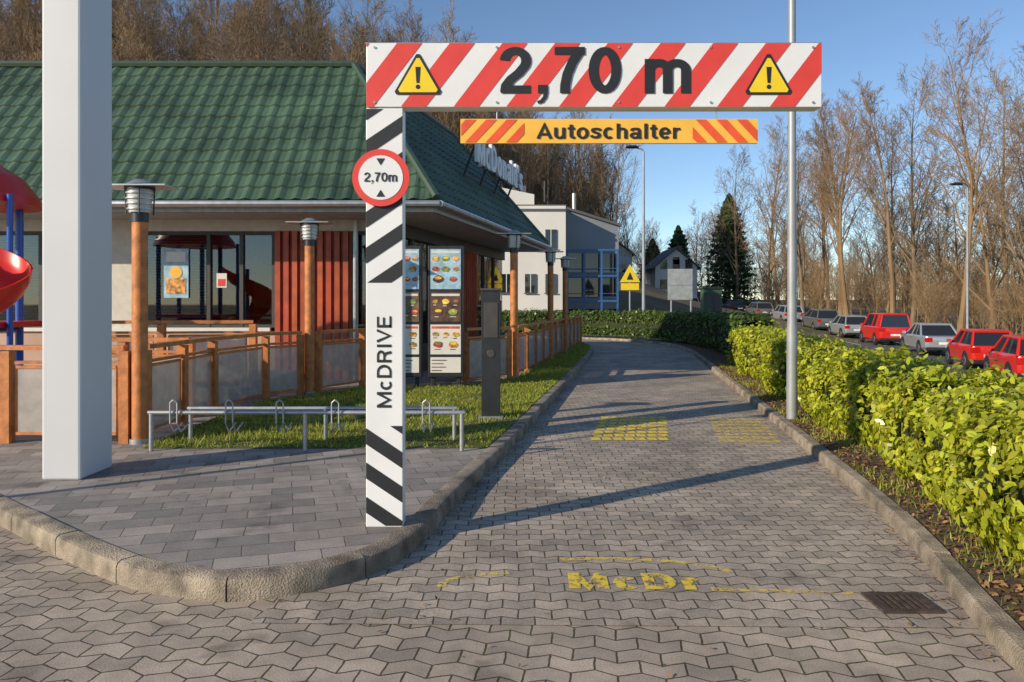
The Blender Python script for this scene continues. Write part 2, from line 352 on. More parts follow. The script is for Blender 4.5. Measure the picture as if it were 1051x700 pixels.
def klx(y): 
    m=(np.arange(len(KL))>np.argmin(KL[:,1])); A=KL[m]; k=np.argmax(A[:,0]); A=A[:k]; return np.interp(y,A[:,1],A[:,0])
def krx(y):
    k=np.argmax(KR[:,0]); return np.interp(y,KR[:k,1],KR[:k,0])
RY=[-60,0,24,29.3,36.3,44.5,51,58,66,74,82,100,140,260]
RX=[-14,8.2,16.9,18.6,20.5,22.2,23,23.8,24.3,24.5,24.6,24.4,22.5,12]
RZ=[-1.4,-1.2,-1.0,-.96,-.84,-.78,-.7,-.4,0,.25,.6,1.5,2.4,3.2]
rc=lambda y:np.interp(y,RY,RX); rz=lambda y:np.interp(y,RY,RZ)
ss=lambda a,b,x:(lambda t:t*t*(3-2*t))(np.clip((x-a)/(b-a),0,1))
def terr(x,y):
    x=np.asarray(x,float);y=np.asarray(y,float)
    base=np.interp(y,[-60,45,75,100,140,260],[-.05,-.05,.4,1.5,2.4,3.2])
    edge=rc(y)-5.6; start=np.minimum(np.where(y<26,krx(y)+2.2,8.5),edge-1.2)
    b=ss(0,1,(x-start)/(edge-start)); z=base*(1-b)+(rz(y)-.12)*b
    hill=25*ss(36,88,y)*ss(30,-36,x)
    hill+= -1.5*ss(8,40,x-rc(y))*(y<150)
    return z+hill
xs=np.concatenate([[-2500,-1200,-600,-300,-180],np.arange(-120,-20,5),np.arange(-20,60,1.5),np.arange(60,120,6),[150,200,300,600,1200,2500]])
ys=np.concatenate([[-1500,-500,-150],np.arange(-60,0,6),np.arange(0,100,1.5),np.arange(100,200,6),[220,260,320,420,700,1300,2800]])
X,Y=np.meshgrid(xs,ys); Z=terr(X,Y); nx=len(xs)
g=MB(); V=np.stack([X.ravel(),Y.ravel(),Z.ravel()],1)
g.add(V.tolist(),[(j*nx+i,j*nx+i+1,(j+1)*nx+i+1,(j+1)*nx+i) for j in range(len(ys)-1) for i in range(nx-1)],'terrain')
g.build('ground',smooth=True)
g=MB(); g.add([(-40,-30,0),(3.4,-30,0),(3.4,5,0),(3.4,14,0),(-40,20,0)],[(0,1,2,3,4)],'apron'); g.build('forecourt_paving')
kl=KL[np.argmin(KL[:,1]):]; kl=kl[(kl[:,1]>3.7)]
m=KR[:,1]>3.66
a=[tuple(p)+(.004,) for p in offset(kl,.03)]; b=[tuple(p)+(.004,) for p in offset(KR[m],-.03)]
g=MB(); 
ia=np.linspace(0,len(a)-1,160).astype(int); ib=np.linspace(0,len(b)-1,160).astype(int)
A=[a[i] for i in ia]; B=[b[i] for i in ib]
A[0]=(-1.3,3.66,.004); B[0]=(2.35,3.60,.004)
for i in range(159): g.add([A[i],B[i],B[i+1],A[i+1]],[(0,1,2,3)],'lane')
g.build('driveway_lane')
isl=offset(KL,.12); pts=[tuple(p)+(.115,) for p in isl]+[(-14,32,.115)]
g=MB(); g.add(pts,[tuple(range(len(pts)))][::-1],'slab'); g.build('pavement')
ki=[p for p in offset(KL,.145) if p[1]>7.5 and p[0]>-1 and p[1]<28.4]
rail=[(-3.75,7.5),(-3.82,9.85),(-3.65,11.3),(-3.1,11.95),(-2.6,12.9),(-1.9,13.0),(-.8,13.3),(.05,14.6),(2.5,27.5)]
pts=[tuple(p)+(.121,) for p in ki]+[tuple(p)+(.121,) for p in rail[::-1]]
g=MB(); g.add(pts,[tuple(range(len(pts)))],'grass'); g.build('grass_verge')
from mathutils.geometry import tessellate_polygon
tris=tessellate_polygon([[Vector((p[0],p[1],0)) for p in pts]]); pa=np.array(pts)
ar=[]
for t in tris:
    q=pa[list(t)]; e1=q[1]-q[0]; e2=q[2]-q[0]; ar.append(abs(e1[0]*e2[1]-e1[1]*e2[0])/2)
ar=np.array(ar); Np=66000; ch=rng.choice(len(tris),Np,p=ar/ar.sum()); T=pa[np.array(tris)[ch]]
r1=np.sqrt(rng.random(Np))[:,None]; r2=rng.random(Np)[:,None]; P=T[:,0]*(1-r1)+T[:,1]*r1*(1-r2)+T[:,2]*r1*r2
keep=(np.sin(P[:,0]*3.1+np.cos(P[:,1]*2.3)*2)+np.sin(P[:,1]*4.7)+rng.normal(0,1,Np))>-1.2; P=P[keep]; n=len(P)
pat=.7+.45*np.sin(P[:,0]*1.9+1.3*np.sin(P[:,1]*1.1))*np.sin(P[:,1]*1.7)
h=(rng.uniform(.025,.07,n)*np.clip(pat,.5,1.3)+(rng.random(n)<.02)*.05)[:,None]; th=rng.uniform(0,6.28,n); w=np.stack([np.cos(th),np.sin(th),0*th],1)*.006*np.clip(P[:,1:2]/9,1,3)
tip=P+np.concatenate([rng.normal(0,.024,(n,2)),h],1)
fastmesh('grass_blades',np.stack([P-w,P+w,tip],1).reshape(-1,3),3,'blade',par=D.objects['grass_verge'])
n=500; j=rng.integers(0,len(P),n); fastmesh('grass_litter',leaves(P[j]+np.array([0,0,.035]),np.tile([0,0,1.],(n,1)),.045,.5),6,'litter',par=D.objects['grass_verge'])
bi=[p for p in offset(KR,-.115) if p[1]>-6 and p[0]>2.0 or (p[1]<10 and p[1]>-6)]
bi=[p for p in bi if not(p[1]>31)]
bo=[(p[0]+2.1,p[1]) for p in bi]
g=MB()
for i in range(len(bi)-1): g.add([(*bi[i],.085),(*bo[i],.06),(*bo[i+1],.06),(*bi[i+1],.085)],[(0,1,2,3)],'soil')
bed=g.build('planting_bed')
n=4200; y=rng.uniform(1.5,19,n); x=krx(y)+.13+np.abs(rng.normal(0,.35,n)); P=np.stack([x,y,np.full(n,.097)],1)
fastmesh('leaf_litter',leaves(P,np.tile([0,0,1.],(n,1)),.042,.35),6,'litter',par=bed)
n=14000; y=rng.uniform(1.5,19,n); x=krx(y)+.13+rng.uniform(0,.9,n); kk=(np.sin(x*9)+np.sin(y*3.3)+rng.normal(0,.7,n))>.1; x=x[kk];y=y[kk];n=len(x)
P=np.stack([x,y,np.full(n,.08)],1); th=rng.uniform(0,6.28,n); w=np.stack([np.cos(th),np.sin(th),0*th],1)*.006
tip=P+np.concatenate([rng.normal(0,.02,(n,2)),rng.uniform(.02,.08,(n,1))],1)
fastmesh('bed_weeds',np.stack([P-w,P+w,tip],1).reshape(-1,3),3,'blade',par=bed)
n=420; x=rng.uniform(-4,2.6,n); y=rng.uniform(3,14,n); z=np.where((x<klx(y)-.15)&(y>4.6),.125,.010); ok=(z<.1)&((x>klx(y)+.05)&(x<krx(y)-.05))|((z>.1)&(x>-3.5)&(y>5.3)); P=np.stack([x,y,z],1)[ok]
n=700; y=rng.uniform(3.2,16,n); x=krx(y)-.02-np.abs(rng.normal(0,.07,n)); P2=np.stack([x,y,np.full(n,.011)],1); n=500; y=rng.uniform(5,16,n); x=klx(y)+.02+np.abs(rng.normal(0,.07,n)); P3=np.stack([x,y,np.full(n,.011)],1)
fastmesh('fallen_leaves',np.concatenate([leaves(P,np.tile([0,0,1.],(len(P),1)),.03,.3),leaves(np.concatenate([P2,P3]),np.tile([0,0,1.],(1200,1)),.018,.4)]),6,'litter')
g=MB(); yy=np.arange(-50,240,3.)
for y0,y1 in zip(yy[:-1],yy[1:]):
    for xa,xb,k,dz in((-5.5,1.95,'asphalt',0),(-1.75,-1.62,'wornwhite',.008) if int(y0/3)%2==0 else (-5.3,-5.2,'wornwhite',.008),(2.1,3.6,'slab',.12)):
        g.add([(rc(y0)+xa,y0,rz(y0)+dz),(rc(y0)+xb,y0,rz(y0)+dz),(rc(y1)+xb,y1,rz(y1)+dz),(rc(y1)+xa,y1,rz(y1)+dz)],[(0,1,2,3)],k)
    g.obox((rc(y0)+2.02,y0),(rc(y1)+2.02,y1),.15,rz(y0)-.1,rz(y0)+.13,'kerb',rz(y1)-.1,rz(y1)+.13)
g.build('main_road')
# ------------------------------------------------------------------ height barrier
hb=empty('height_limit_barrier',(-.84,4.9,.115))
g=MB(); g.box(-.959,-.716,4.86,4.98,.115,2.868,'white')
g.build('post',hb,bevel=.006)
g=MB()
stripes(g,-.957,-.718,1.72,2.86,4.857,.235,.105,'black',.16,.05,True)
stripes(g,-.957,-.718,.125,.78,4.857,.225,.105,'black',-.16,.02,True)
g.build('post_stripes',hb)
g=MB(); g.box(-.955,2.03,4.85,4.97,2.87,3.29,'white'); g.box(-.965,2.04,4.87,4.95,3.292,3.302,'steel'); g.build('beam',hb,bevel=.005)
g=MB(); stripes(g,-.953,2.028,2.872,3.288,4.847,.345,.165,'red',.32,.20); g.build('beam_stripes',hb)
g=MB()
for x in(-.90,-.10,.70,1.30,1.97):
    for z in(2.90,3.26): g.cyl((x,4.8465,z),(x,4.842,z),.008,n=8,k='steel')
g.build('rivets',hb)
text('2,70 m',1.25,.375,(.545,4.843,3.075),(math.pi/2,0,0),'black','beam_text',hb,weight=.17)
for cx in(-.615,1.68):
    g=MB(); zc=3.045
    for s,yo,k in((.19,4.844,'black'),(.160,4.842,'yellow')):
        Q=[]
        for a in(90,210,330):
            c=Vector((cx+s*math.cos(math.radians(a)),yo,zc+s*math.sin(math.radians(a))))
            for b in(a-120,a+120):
                e=Vector((cx+s*math.cos(math.radians(b)),yo,zc+s*math.sin(math.radians(b)))); Q.append(c.lerp(e,.07))
        g.add(Q,[(0,1,2,3,4,5)],k)
    g.add([(cx-.017,4.840,zc+.085),(cx+.017,4.840,zc+.085),(cx+.01,4.840,zc-.02),(cx-.01,4.840,zc-.02)],[(0,1,2,3)],'black')
    g.cyl((cx,4.842,zc-.045),(cx,4.840,zc-.045),.015,n=12,k='black')
    g.build('warning_triangle',hb)
g=MB(); g.box(-.34,1.62,4.88,4.905,2.64,2.80,'orange')
for x in(-.1,1.35): g.cyl((x,4.892,2.80),(x,4.892,2.87),.004,n=6,k='steel')
g.build('hanging_board',hb)
g=MB(); stripes(g,-.335,.08,2.645,2.795,4.877,.135,.07,'redor',.14,.03); stripes(g,1.19,1.615,2.645,2.795,4.877,.135,.07,'redor',-.14,.03); g.build('hanging_board_stripes',hb)
text('Autoschalter',.95,.112,(.635,4.875,2.722),(math.pi/2,0,0),'black','hanging_board_text',hb,weight=.155)
text('McDRIVE',.60,.10,(-.838,4.856,1.20),(math.pi/2,0,0),'black','post_text',hb,weight=.13,pre=math.pi/2)
g=MB(); c=(-.857,2.405)
g.cyl((c[0],4.845,c[1]),(c[0],4.835,c[1]),.187,n=48,k='red'); g.cyl((c[0],4.8345,c[1]),(c[0],4.832,c[1]),.145,n=48,k='white')
for s in(1,-1): g.add([(c[0]-.028,4.829,c[1]+s*.125),(c[0]+.028,4.829,c[1]+s*.125),(c[0],4.829,c[1]+s*.08)],[(0,1,2)],'black')
g.cyl((c[0],4.86,c[1]),(c[0],4.845,c[1]),.05,n=12,k='steel')
g.build('round_sign',hb); text('2,70m',.215,.075,(c[0],4.828,c[1]-.004),(math.pi/2,0,0),'black','round_sign_text',hb,weight=.15)
# ------------------------------------------------------------------ pylon
g=MB(); g.box(-3.91,-3.585,6.15,6.65,.115,11,'pylonw'); 
py=g.build('sign_pylon',bevel=.02)
g=MB(); g.box(-5.2,-2.1,6.25,6.5,11,13,'red'); g.build('sign_panel',py,bevel=.04)
# ------------------------------------------------------------------ posts with lanterns
def lantern(x,y,top,base=.115,name='garden_lamp'):
    g=MB(); zl=top-.42
    g.cyl((x,y,base),(x,y,zl-.02),.078,n=20,k='wood'); g.cyl((x,y,base),(x,y,base+.05),.10,n=20,k='steel')
    g.cyl((x,y,zl-.04),(x,y,zl+.06),.085,.085,20,'dark'); g.cyl((x,y,zl+.06),(x,y,zl+.30),.105,.125,24,'lampglass')
    for i in range(4): g.cyl((x,y,zl+.09+i*.055),(x,y,zl+.105+i*.055),.128+.004*i,n=24,k='steel')
    for a in range(4):
        a=a*math.pi/2+.4; g.cyl((x+.13*math.cos(a),y+.13*math.sin(a),zl+.04),(x+.14*math.cos(a),y+.14*math.sin(a),zl+.33),.008,n=6,k='dark')
    g.cyl((x,y,zl+.30),(x,y,zl+.35),.15,.15,24,'dark'); g.cyl((x,y,zl+.35),(x,y,zl+.41),.15,.05,24,'steel')
    g.box(x-.34,x+.34,y-.17,y+.17,zl+.325,zl+.34,'gutter')
    return g.build(name,smooth=True)
for x,y,t in((-3.92,7.8,2.90),(-3.28,12,2.98),(.04,14.65,3.05),(1.02,19.6,3.05),(1.62,22.6,3.05)): lantern(x,y,t)
# ------------------------------------------------------------------ railings
def railing(P,name,h=.95,base=.115,sp=1.15):
    e=empty(name,(P[0][0],P[0][1],base)); g=MB(); w=MB(); first=True
    for a,b in zip(P[:-1],P[1:]):
        a=Vector(a);b=Vector(b);L=(b-a).length;n=max(1,round(L/sp)); 
        za=a.z; zb=b.z
        for i in range(0 if first else 1,n+1):
            p=a.lerp(b,i/n); g.box(p.x-.05,p.x+.05,p.y-.05,p.y+.05,p.z,p.z+h+.02,'wood')
        first=False
        g.obox(a,b,.09,za+h+.03,za+h+.08,'wood',zb+h+.03,zb+h+.08)
        g.obox(a,b,.04,za+h-.12,za+h-.085,'wood',zb+h-.12,zb+h-.085)
        for i in range(n):
            p=a.lerp(b,(i+.09/1.15)/n); q=a.lerp(b,(i+1-.09/1.15)/n)
            w.obox(p,q,.008,p.z+.1,p.z+h-.16,'mesh',q.z+.1,q.z+h-.16)
            for zz in(.085,h-.165): w.obox(p,q,.03,p.z+zz,p.z+zz+.03,'wood',q.z+zz,q.z+zz+.03)
            for qq in(p,q): w.cyl((qq.x,qq.y,p.z+.1),(qq.x,qq.y,p.z+h-.15),.014,n=6,k='wood')
    g.build('posts_and_handrail',e); w.build('infill_panels',e); return e
B=.115
railing([(-9.5,7.85,B),(-5.33,7.82,B),(-4.07,7.8,B)],'terrace_railing')
railing([(-3.95,7.98,B),(-3.98,9.85,B),(-3.78,11.36,B),(-3.40,11.90,B)],'terrace_railing')
railing([(-3.17,12.12,B),(-2.65,13.1,B),(-2.3,13.6,B)],'terrace_railing')
railing([(-6.9,11.15,.3),(-5.3,11.2,.3),(-4.0,11.45,.3)],'terrace_railing')
railing([(-5.9,9.6,B),(-4.15,9.55,B)],'terrace_railing')
railing([(-.85,13.5,B),(-.05,14.45,B)],'terrace_railing')
railing([(.09,14.85,B),(2.55,27.6,B)],'terrace_railing')
# ------------------------------------------------------------------ bicycle rack
g=MB()
for y,zt,xx in((7.37,.50,(-3.59,-2.06,-.5)),(7.95,.46,(-3.45,-2.0,-.62))):
    g.cyl((xx[0]-.03,y,zt),(xx[-1]+.03,y,zt),.021,n=12,k='steel')
    for x in xx: g.cyl((x,y,.12),(x,y,zt-.01),.022,n=12,k='steel')
for x in(-3.35,-2.8,-2.3,-1.75,-1.2,-.85):
    for s in(-.035,.035):
        g.tube([(x+s,7.60,.36),(x+s,7.42,.30),(x+s,7.33,.40),(x+s,7.33,.60)],.008,6,'steel')
    g.tube([(x-.035,7.33,.60),(x,7.33,.63),(x+.035,7.33,.60)],.008,6,'steel')
g.build('bicycle_rack',smooth=True)
# ------------------------------------------------------------------ menu boards & order terminal
def board(x,name,w=.6,seed=1):
    R=random.Random(seed)
    e=empty(name,(x,12.95,.12)); g=MB()
    g.box(x-w/2,x+w/2,12.95,13.13,.30,2.6,'dark'); g.box(x-w/2+.05,x-w/2+.12,13.0,13.08,.1,.30,'dark'); g.box(x+w/2-.12,x+w/2-.05,13.0,13.08,.1,.30,'dark'); 
    g.build('cabinet',e,bevel=.01); g=MB(); 
    x0=x-w/2+.045;x1=x+w/2-.045
    for i,(z,h) in enumerate(((.38,.27),(.70,.52),(1.27,.52),(1.84,.70))):
        g.box(x0,x1,12.938,12.949,z,z+h,('pwhite','pwhite','posterk','posterb')[i])
        if i==0:
            for q in range(4): g.box(x0+.02,x0+.02+R.uniform(.15,.45)*(w/.62)*.8,12.934,12.937,z+.03+q*.06,z+.045+q*.06,'posterk')
            continue
        g.box(x0+.02,x1-.02,12.935,12.937,z+h-.07,z+h-.03,('','posterr','pwhite','pwhite')[i])
        rows=2 if i<3 else 3; 
        for r in range(rows):
            nc=R.choice((2,3))
            for q in range(nc):
                cx=x0+(x1-x0)*(q+.5)/nc; cz=z+.09+(h-.16)*(r+.35)/rows+.02; rr=R.uniform(.045,.07)*(3/nc)**.5*(w/.62)
                k1=R.choice(('posterc','posterc','posterk','posterr','posterg'))
                n=12; V=[(cx+rr*1.15*math.cos(6.283*j/n)*R.uniform(.8,1.1),12.931,cz+rr*.8*math.sin(6.283*j/n)*R.uniform(.8,1.1)) for j in range(n)]; g.add(V,[tuple(range(n))],k1)
                V=[(cx+rr*.8*math.cos(6.283*j/n)+.005,12.929,cz+rr*.35*math.sin(6.283*j/n)+rr*.25) for j in range(n)]; g.add(V,[tuple(range(n))],R.choice(('posterc','posterg','yellow')))
                g.box(cx-rr*.8,cx+rr*R.uniform(.1,.8),12.934,12.937,cz-rr-.018,cz-rr-.006,'posterk' if i==1 else 'pwhite')
    g.build('menu_posters',e)
board(-1.16,'menu_board',.62,3); board(-1.83,'menu_board',.5,5)
g=MB(); g.box(-.39,-.15,9.43,9.56,.12,1.75,'dark'); g.box(-.36,-.18,9.42,9.429,1.15,1.6,'frame'); g.box(-.43,-.11,9.40,9.60,.118,.15,'steel')
g.cyl((-.27,9.428,.95),(-.27,9.42,.95),.05,n=20,k='frame'); g.box(-.40,-.14,9.41,9.58,1.751,1.78,'frame'); g.build('order_terminal',bevel=.008)
# ------------------------------------------------------------------ restaurant
RE=empty('restaurant_building',(-8,18,.1))
def tileroof(A,Bp,C,Dp,name,col=.30,row=.33):
    A,Bp,C,Dp=map(Vector,(A,Bp,C,Dp)); e=(Bp-A).normalized(); sl=((Dp-A)-e*((Dp-A).dot(e))); H=sl.length; sd=sl.normalized(); nrm=e.cross(sd)
    if nrm.z<0: nrm=-nrm
    L=(Bp-A).length; nr=int(round(H/row)); ds=col/6; ns=int(L/ds)+1; V=[];F=[]; w=ns
    offA=(Dp-A).dot(e); offB=(C-Bp).dot(e); rows=[]
    for r in range(nr): rows+=[(r/nr,.035),((r+1)/nr-.004,.0)]
    for v,lift in rows:
        lo=offA*v; hi=L+offB*v
        for i in range(ns):
            s=min(max(i*ds,lo),hi); ph=(i%6)/6; q=math.cos(2*math.pi*(ph-.5)); bump=.035*q**.7 if q>0 else 0
            V.append(A+e*s+sl*v+nrm*(lift+bump+random.uniform(-.002,.002)))
    for j in range(len(rows)-1):
        for i in range(ns-1):
            F.append((j*w+i,j*w+i+1,(j+1)*w+i+1,(j+1)*w+i))
    g=MB(); g.add(V,F,'roof'); return g.build(name,RE)
eA=(-16,13.2,3.42); eB=(-1.35,13.2,3.42); eC=(1.12,23.4,3.42); tD=(-16,15.7,6.6); tC=(-3.35,15.7,6.6)
fd=Vector((2.47,10.2)).normalized()
tF=(-3.35+6.2*fd.x/fd.y,21.9,6.6)
tileroof(eA,eB,tC,tD,'roof_front'); tileroof(eB,eC,tF,tC,'roof_side'); tileroof(eC,(-16,23.4,3.42),(-16,21.9,6.6),tF,'roof_back')
g=MB(); g.add([tD,tC,tF,(-16,21.9,6.6)],[(0,1,2,3)],'slate')
g.tube([(-16,15.7,6.66),(-3.35,15.7,6.66),tuple(Vector(tF)+Vector((0,0,.06)))],.08,8,'roofcap'); g.cyl(Vector(eB)+Vector((0,0,.06)),Vector(tC)+Vector((0,0,.06)),.075,n=8,k='roofcap'); g.cyl(Vector(eC)+Vector((0,0,.06)),Vector(tF)+Vector((0,0,.06)),.08,n=8,k='roofcap')
g.build('roof_caps',RE)
g=MB()
g.obox((-16,13.25),(-1.38,13.25),.05,3.22,3.42,'soffit'); g.obox((-1.40,13.25),(1.07,23.4),.05,3.22,3.42,'soffit'); g.add([(-16,13.24,3.22),(-1.39,13.24,3.22),(1.08,23.4,3.22),(-16,23.4,3.22)],[(3,2,1,0)],'soffit')
g.tube([(-16,13.14,3.36),(-1.28,13.14,3.36),(1.19,23.4,3.36)],.065,10,'gutter'); g.build('eaves_and_gutter',RE)
g=MB()
g.box(-16,-2.47,14.42,14.6,.1,1.05,'salmon'); g.box(-16,-2.47,14.42,14.6,3.0,3.22,'cream')
g.box(-16,-10.2,14.42,14.6,1.05,3.0,'cream'); g.box(-8.4,-7.3,14.42,14.6,1.05,3.0,'cream')
g.box(-16,-7.3+2.6,14.36,14.44,1.05,1.12,'pwhite')
g.obox((-2.45,14.5),(-.30,23.3),.16,.1,.7,'frame'); g.obox((-2.45,14.5),(-.30,23.3),.16,2.95,3.22,'frame')
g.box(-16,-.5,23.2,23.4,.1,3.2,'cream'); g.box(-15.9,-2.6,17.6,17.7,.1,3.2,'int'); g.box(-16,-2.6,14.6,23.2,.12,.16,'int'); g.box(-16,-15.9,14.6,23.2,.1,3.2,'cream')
g.build('walls',RE)
g=MB()
for x in(-9.6,-6.6,-5.5,-4.3,-3.2):
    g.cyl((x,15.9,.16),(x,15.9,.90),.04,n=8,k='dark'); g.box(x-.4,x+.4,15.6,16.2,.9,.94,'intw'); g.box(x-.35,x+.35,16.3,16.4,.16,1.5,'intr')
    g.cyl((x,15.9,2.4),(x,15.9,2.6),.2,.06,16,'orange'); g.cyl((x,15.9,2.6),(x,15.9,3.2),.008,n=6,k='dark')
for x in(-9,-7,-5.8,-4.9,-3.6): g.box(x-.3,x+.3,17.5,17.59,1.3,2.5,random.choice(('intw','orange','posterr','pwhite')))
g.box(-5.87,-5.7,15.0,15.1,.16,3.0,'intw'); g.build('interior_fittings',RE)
g=MB()
for x0,x1 in((-10.2,-9.2),(-9.2,-8.4),(-7.3,-5.95),(-5.9,-4.65),(-3.1,-2.55)): g.box(x0+.04,x1-.04,14.5,14.508,1.16,2.96,'pane')
for x in(-10.2,-9.2,-8.4,-7.3,-5.92,-4.65,-3.1,-2.5,-5.28): g.box(x-.035,x+.035,14.44,14.54,1.12,3.0,'frame')
for x0,x1 in((-10.2,-8.4),(-7.3,-4.65),(-3.1,-2.5)): g.box(x0+.04,x1-.04,14.45,14.53,2.93,3.0,'frame'); g.box(x0+.04,x1-.04,14.45,14.53,1.12,1.18,'frame')
for i in range(8):
    t0=i/8;t1=(i+1)/8; p=(-2.42+2.1*t0,14.6+8.6*t0); q=(-2.42+2.1*t1,14.6+8.6*t1)
    if i in(3,4): continue
    g.obox(p,q,.03,.7,2.95,'pane'); g.box(p[0]-.04,p[0]+.06,p[1]-.04,p[1]+.04,.7,2.95,'frame')
g.build('windows',RE)
g=MB()
for x0,x1 in((-7.25,-6.0),(-10.1,-9.25)):
    for i in range(30): z=1.25+i*.057; g.add([(x0,14.53,z),(x1,14.53,z),(x1,14.56,z+.034),(x0,14.56,z+.034)],[(0,1,2,3)],'blind')
g.build('blinds',RE)
g=MB()
g.box(-4.62,-3.13,14.46,14.5,.12,3.0,'slat')
for i in range(9): x=-4.60+i*.165; g.box(x,x+.10,14.36,14.46,.12,3.0,'slat')
t0=3/8;t1=5/8
for i in range(14):
    t=t0+(t1-t0)*i/13; x=-2.38+2.1*t; y=14.6+8.6*t; g.box(x,x+.12,y-.05,y+.05,.7,2.95,'slat')
g.cyl((-3.02,14.30,.12),(-3.02,14.30,3.2),.05,n=12,k='gutter'); g.cyl((-2.6,14.3,.12),(-2.6,14.3,3.2),.045,n=12,k='gutter')
g.build('wood_cladding',RE)
g=MB(); g.box(-6.8,-6.32,14.46,14.48,1.70,2.66,'posterb'); g.box(-6.75,-6.37,14.452,14.459,1.78,2.08,'posterc'); g.box(-6.75,-6.37,14.452,14.459,2.4,2.6,'pwhite'); g.cyl((-6.56,14.455,2.2),(-6.56,14.451,2.2),.12,n=20,k='orange')
for x,w,h in((-5.68,.2,.28),): g.box(x-w/2,x+w/2,14.484,14.492,1.9,1.9+h,'pwhite'); g.box(x-w/2+.03,x+w/2-.03,14.478,14.483,1.93,1.93+h*.5,'red')
g.build('posters',RE)
g=MB()
g.box(-16,-4.15,11.2,14.36,.116,.30,'slab'); g.build('terrace_floor',RE)
g=MB()
def rs(y): return -1.35+(y-13.2)*.242-.62
for y in(18.0,19.4,20.8,22.2): g.cyl((rs(y)-.4,y,4.6),(rs(y)-.05,y,5.6),.03,n=6,k='dark')
g.tube([(rs(17.8)-.05,17.8,5.55),(rs(22.5)-.05,22.5,5.55)],.025,6,'dark'); g.tube([(rs(17.8)-.05,17.8,5.02),(rs(22.5)-.05,22.5,5.02)],.025,6,'dark')
g.build('roof_letter_frame',RE)
ang=math.atan2(1,.242)
text("McDonald's",4.9,.74,(rs(20.1)+.02,20.1,5.3),(math.pi/2,0,ang),'white','roof_letters',RE,ext=.08,weight=.19)
# ------------------------------------------------------------------ playground
e=empty('playground_tower',(-8.0,10.6,.1)); g=MB()
for x,y in((-8.5,10.1),(-7.45,10.1),(-8.5,11.2),(-7.45,11.2)): g.cyl((x,y,.1),(x,y,3.2),.055,n=12,k='playblue')
for z in(.6,.9,1.2): g.cyl((-8.5,10.1,z),(-7.45,10.1,z),.03,n=8,k='playblue'); g.cyl((-7.45,10.1,z),(-7.45,11.2,z),.03,n=8,k='playblue')
g.cyl((-6.95,10.25,.1),(-6.95,10.25,3.1),.04,n=12,k='playblue')
g.build('posts',e,smooth=True)
g=MB(); g.box(-8.55,-7.0,10.05,11.25,1.25,1.33,'playred'); c=(-7.85,10.65)
for r0,z0,r1,z1 in((.95,3.0,.92,3.12),(.92,3.12,.70,3.42),(.70,3.42,.40,3.62),(.40,3.62,.05,3.72)):
    g.cyl((c[0],c[1],z0),(c[0],c[1],z1),r0,r1,24,'playred',caps=z0==3.0)
g.build('canopy_roof',e,smooth=True)
g=MB()
cx,cy=-6.97,9.5; V=[];F=[]; n=28
for i in range(n+1):
    t=i/n; a=2.6-t*5.6; z=2.25-1.55*t; c=Vector((cx+.40*math.cos(a),cy+.40*math.sin(a),z)); rad=Vector((math.cos(a),math.sin(a),0))
    for j in range(9):
        u=j/8*math.pi; V.append(c-rad*math.cos(u)*.27+Vector((0,0,.36-.36*math.sin(u))))
    for j in range(9):
        u=math.pi-j/8*math.pi; V.append(c-rad*math.cos(u)*.295+Vector((0,0,.36-.395*math.sin(u))))
for i in range(n):
    for j in range(18): F.append((i*18+j,i*18+(j+1)%18,(i+1)*18+(j+1)%18,(i+1)*18+j))
g.add(V,F,'playred'); g.cyl((cx,cy,.1),(cx,cy,2.5),.05,n=12,k='playblue'); g.build('slide',e,smooth=True)
# ------------------------------------------------------------------ street lamps
def streetlamp(x,y,h,base,arm,name='street_lamp',r=.06):
    g=MB(); g.cyl((x,y,base),(x,y,base+1.2),r*1.15,r*1.1,16,'pole'); g.cyl((x,y,base+1.2),(x,y,base+h),r,r*.6,16,'pole')
    z=base+h; a=arm; g.tube([(x,y,z),(x+a*.15,y,z+.12),(x+a*.5,y,z+.18)],r*.55,8,'pole')
    V=[];xs_=[(.35,.06,.05),(.5,.14,.08),(.9,.17,.09),(1.15,.10,.04)]
    for u,w,t in xs_:
        for dy,dz in((-w,.0),(-w*.6,t),(w*.6,t),(w,.0),(w*.5,-t*.6),(-w*.5,-t*.6)): V.append((x+a*u,y+dy,z+.2+dz))
    F=[(j*6+i,j*6+(i+1)%6,(j+1)*6+(i+1)%6,(j+1)*6+i) for j in range(3) for i in range(6)]+[(0,1,2,3,4,5),(23,22,21,20,19,18)]
    g.add(V,F,'dark'); return g.build(name,smooth=True)
streetlamp(3.63,9.6,8.2,.09,1.2)
streetlamp(6.4,36,9.0,.0,-.75,r=.085)
streetlamp(24.6,40,8.6,-.75,-.8,r=.07)
streetlamp(-6.6,3.75,4.6,.0,.5,r=.045)
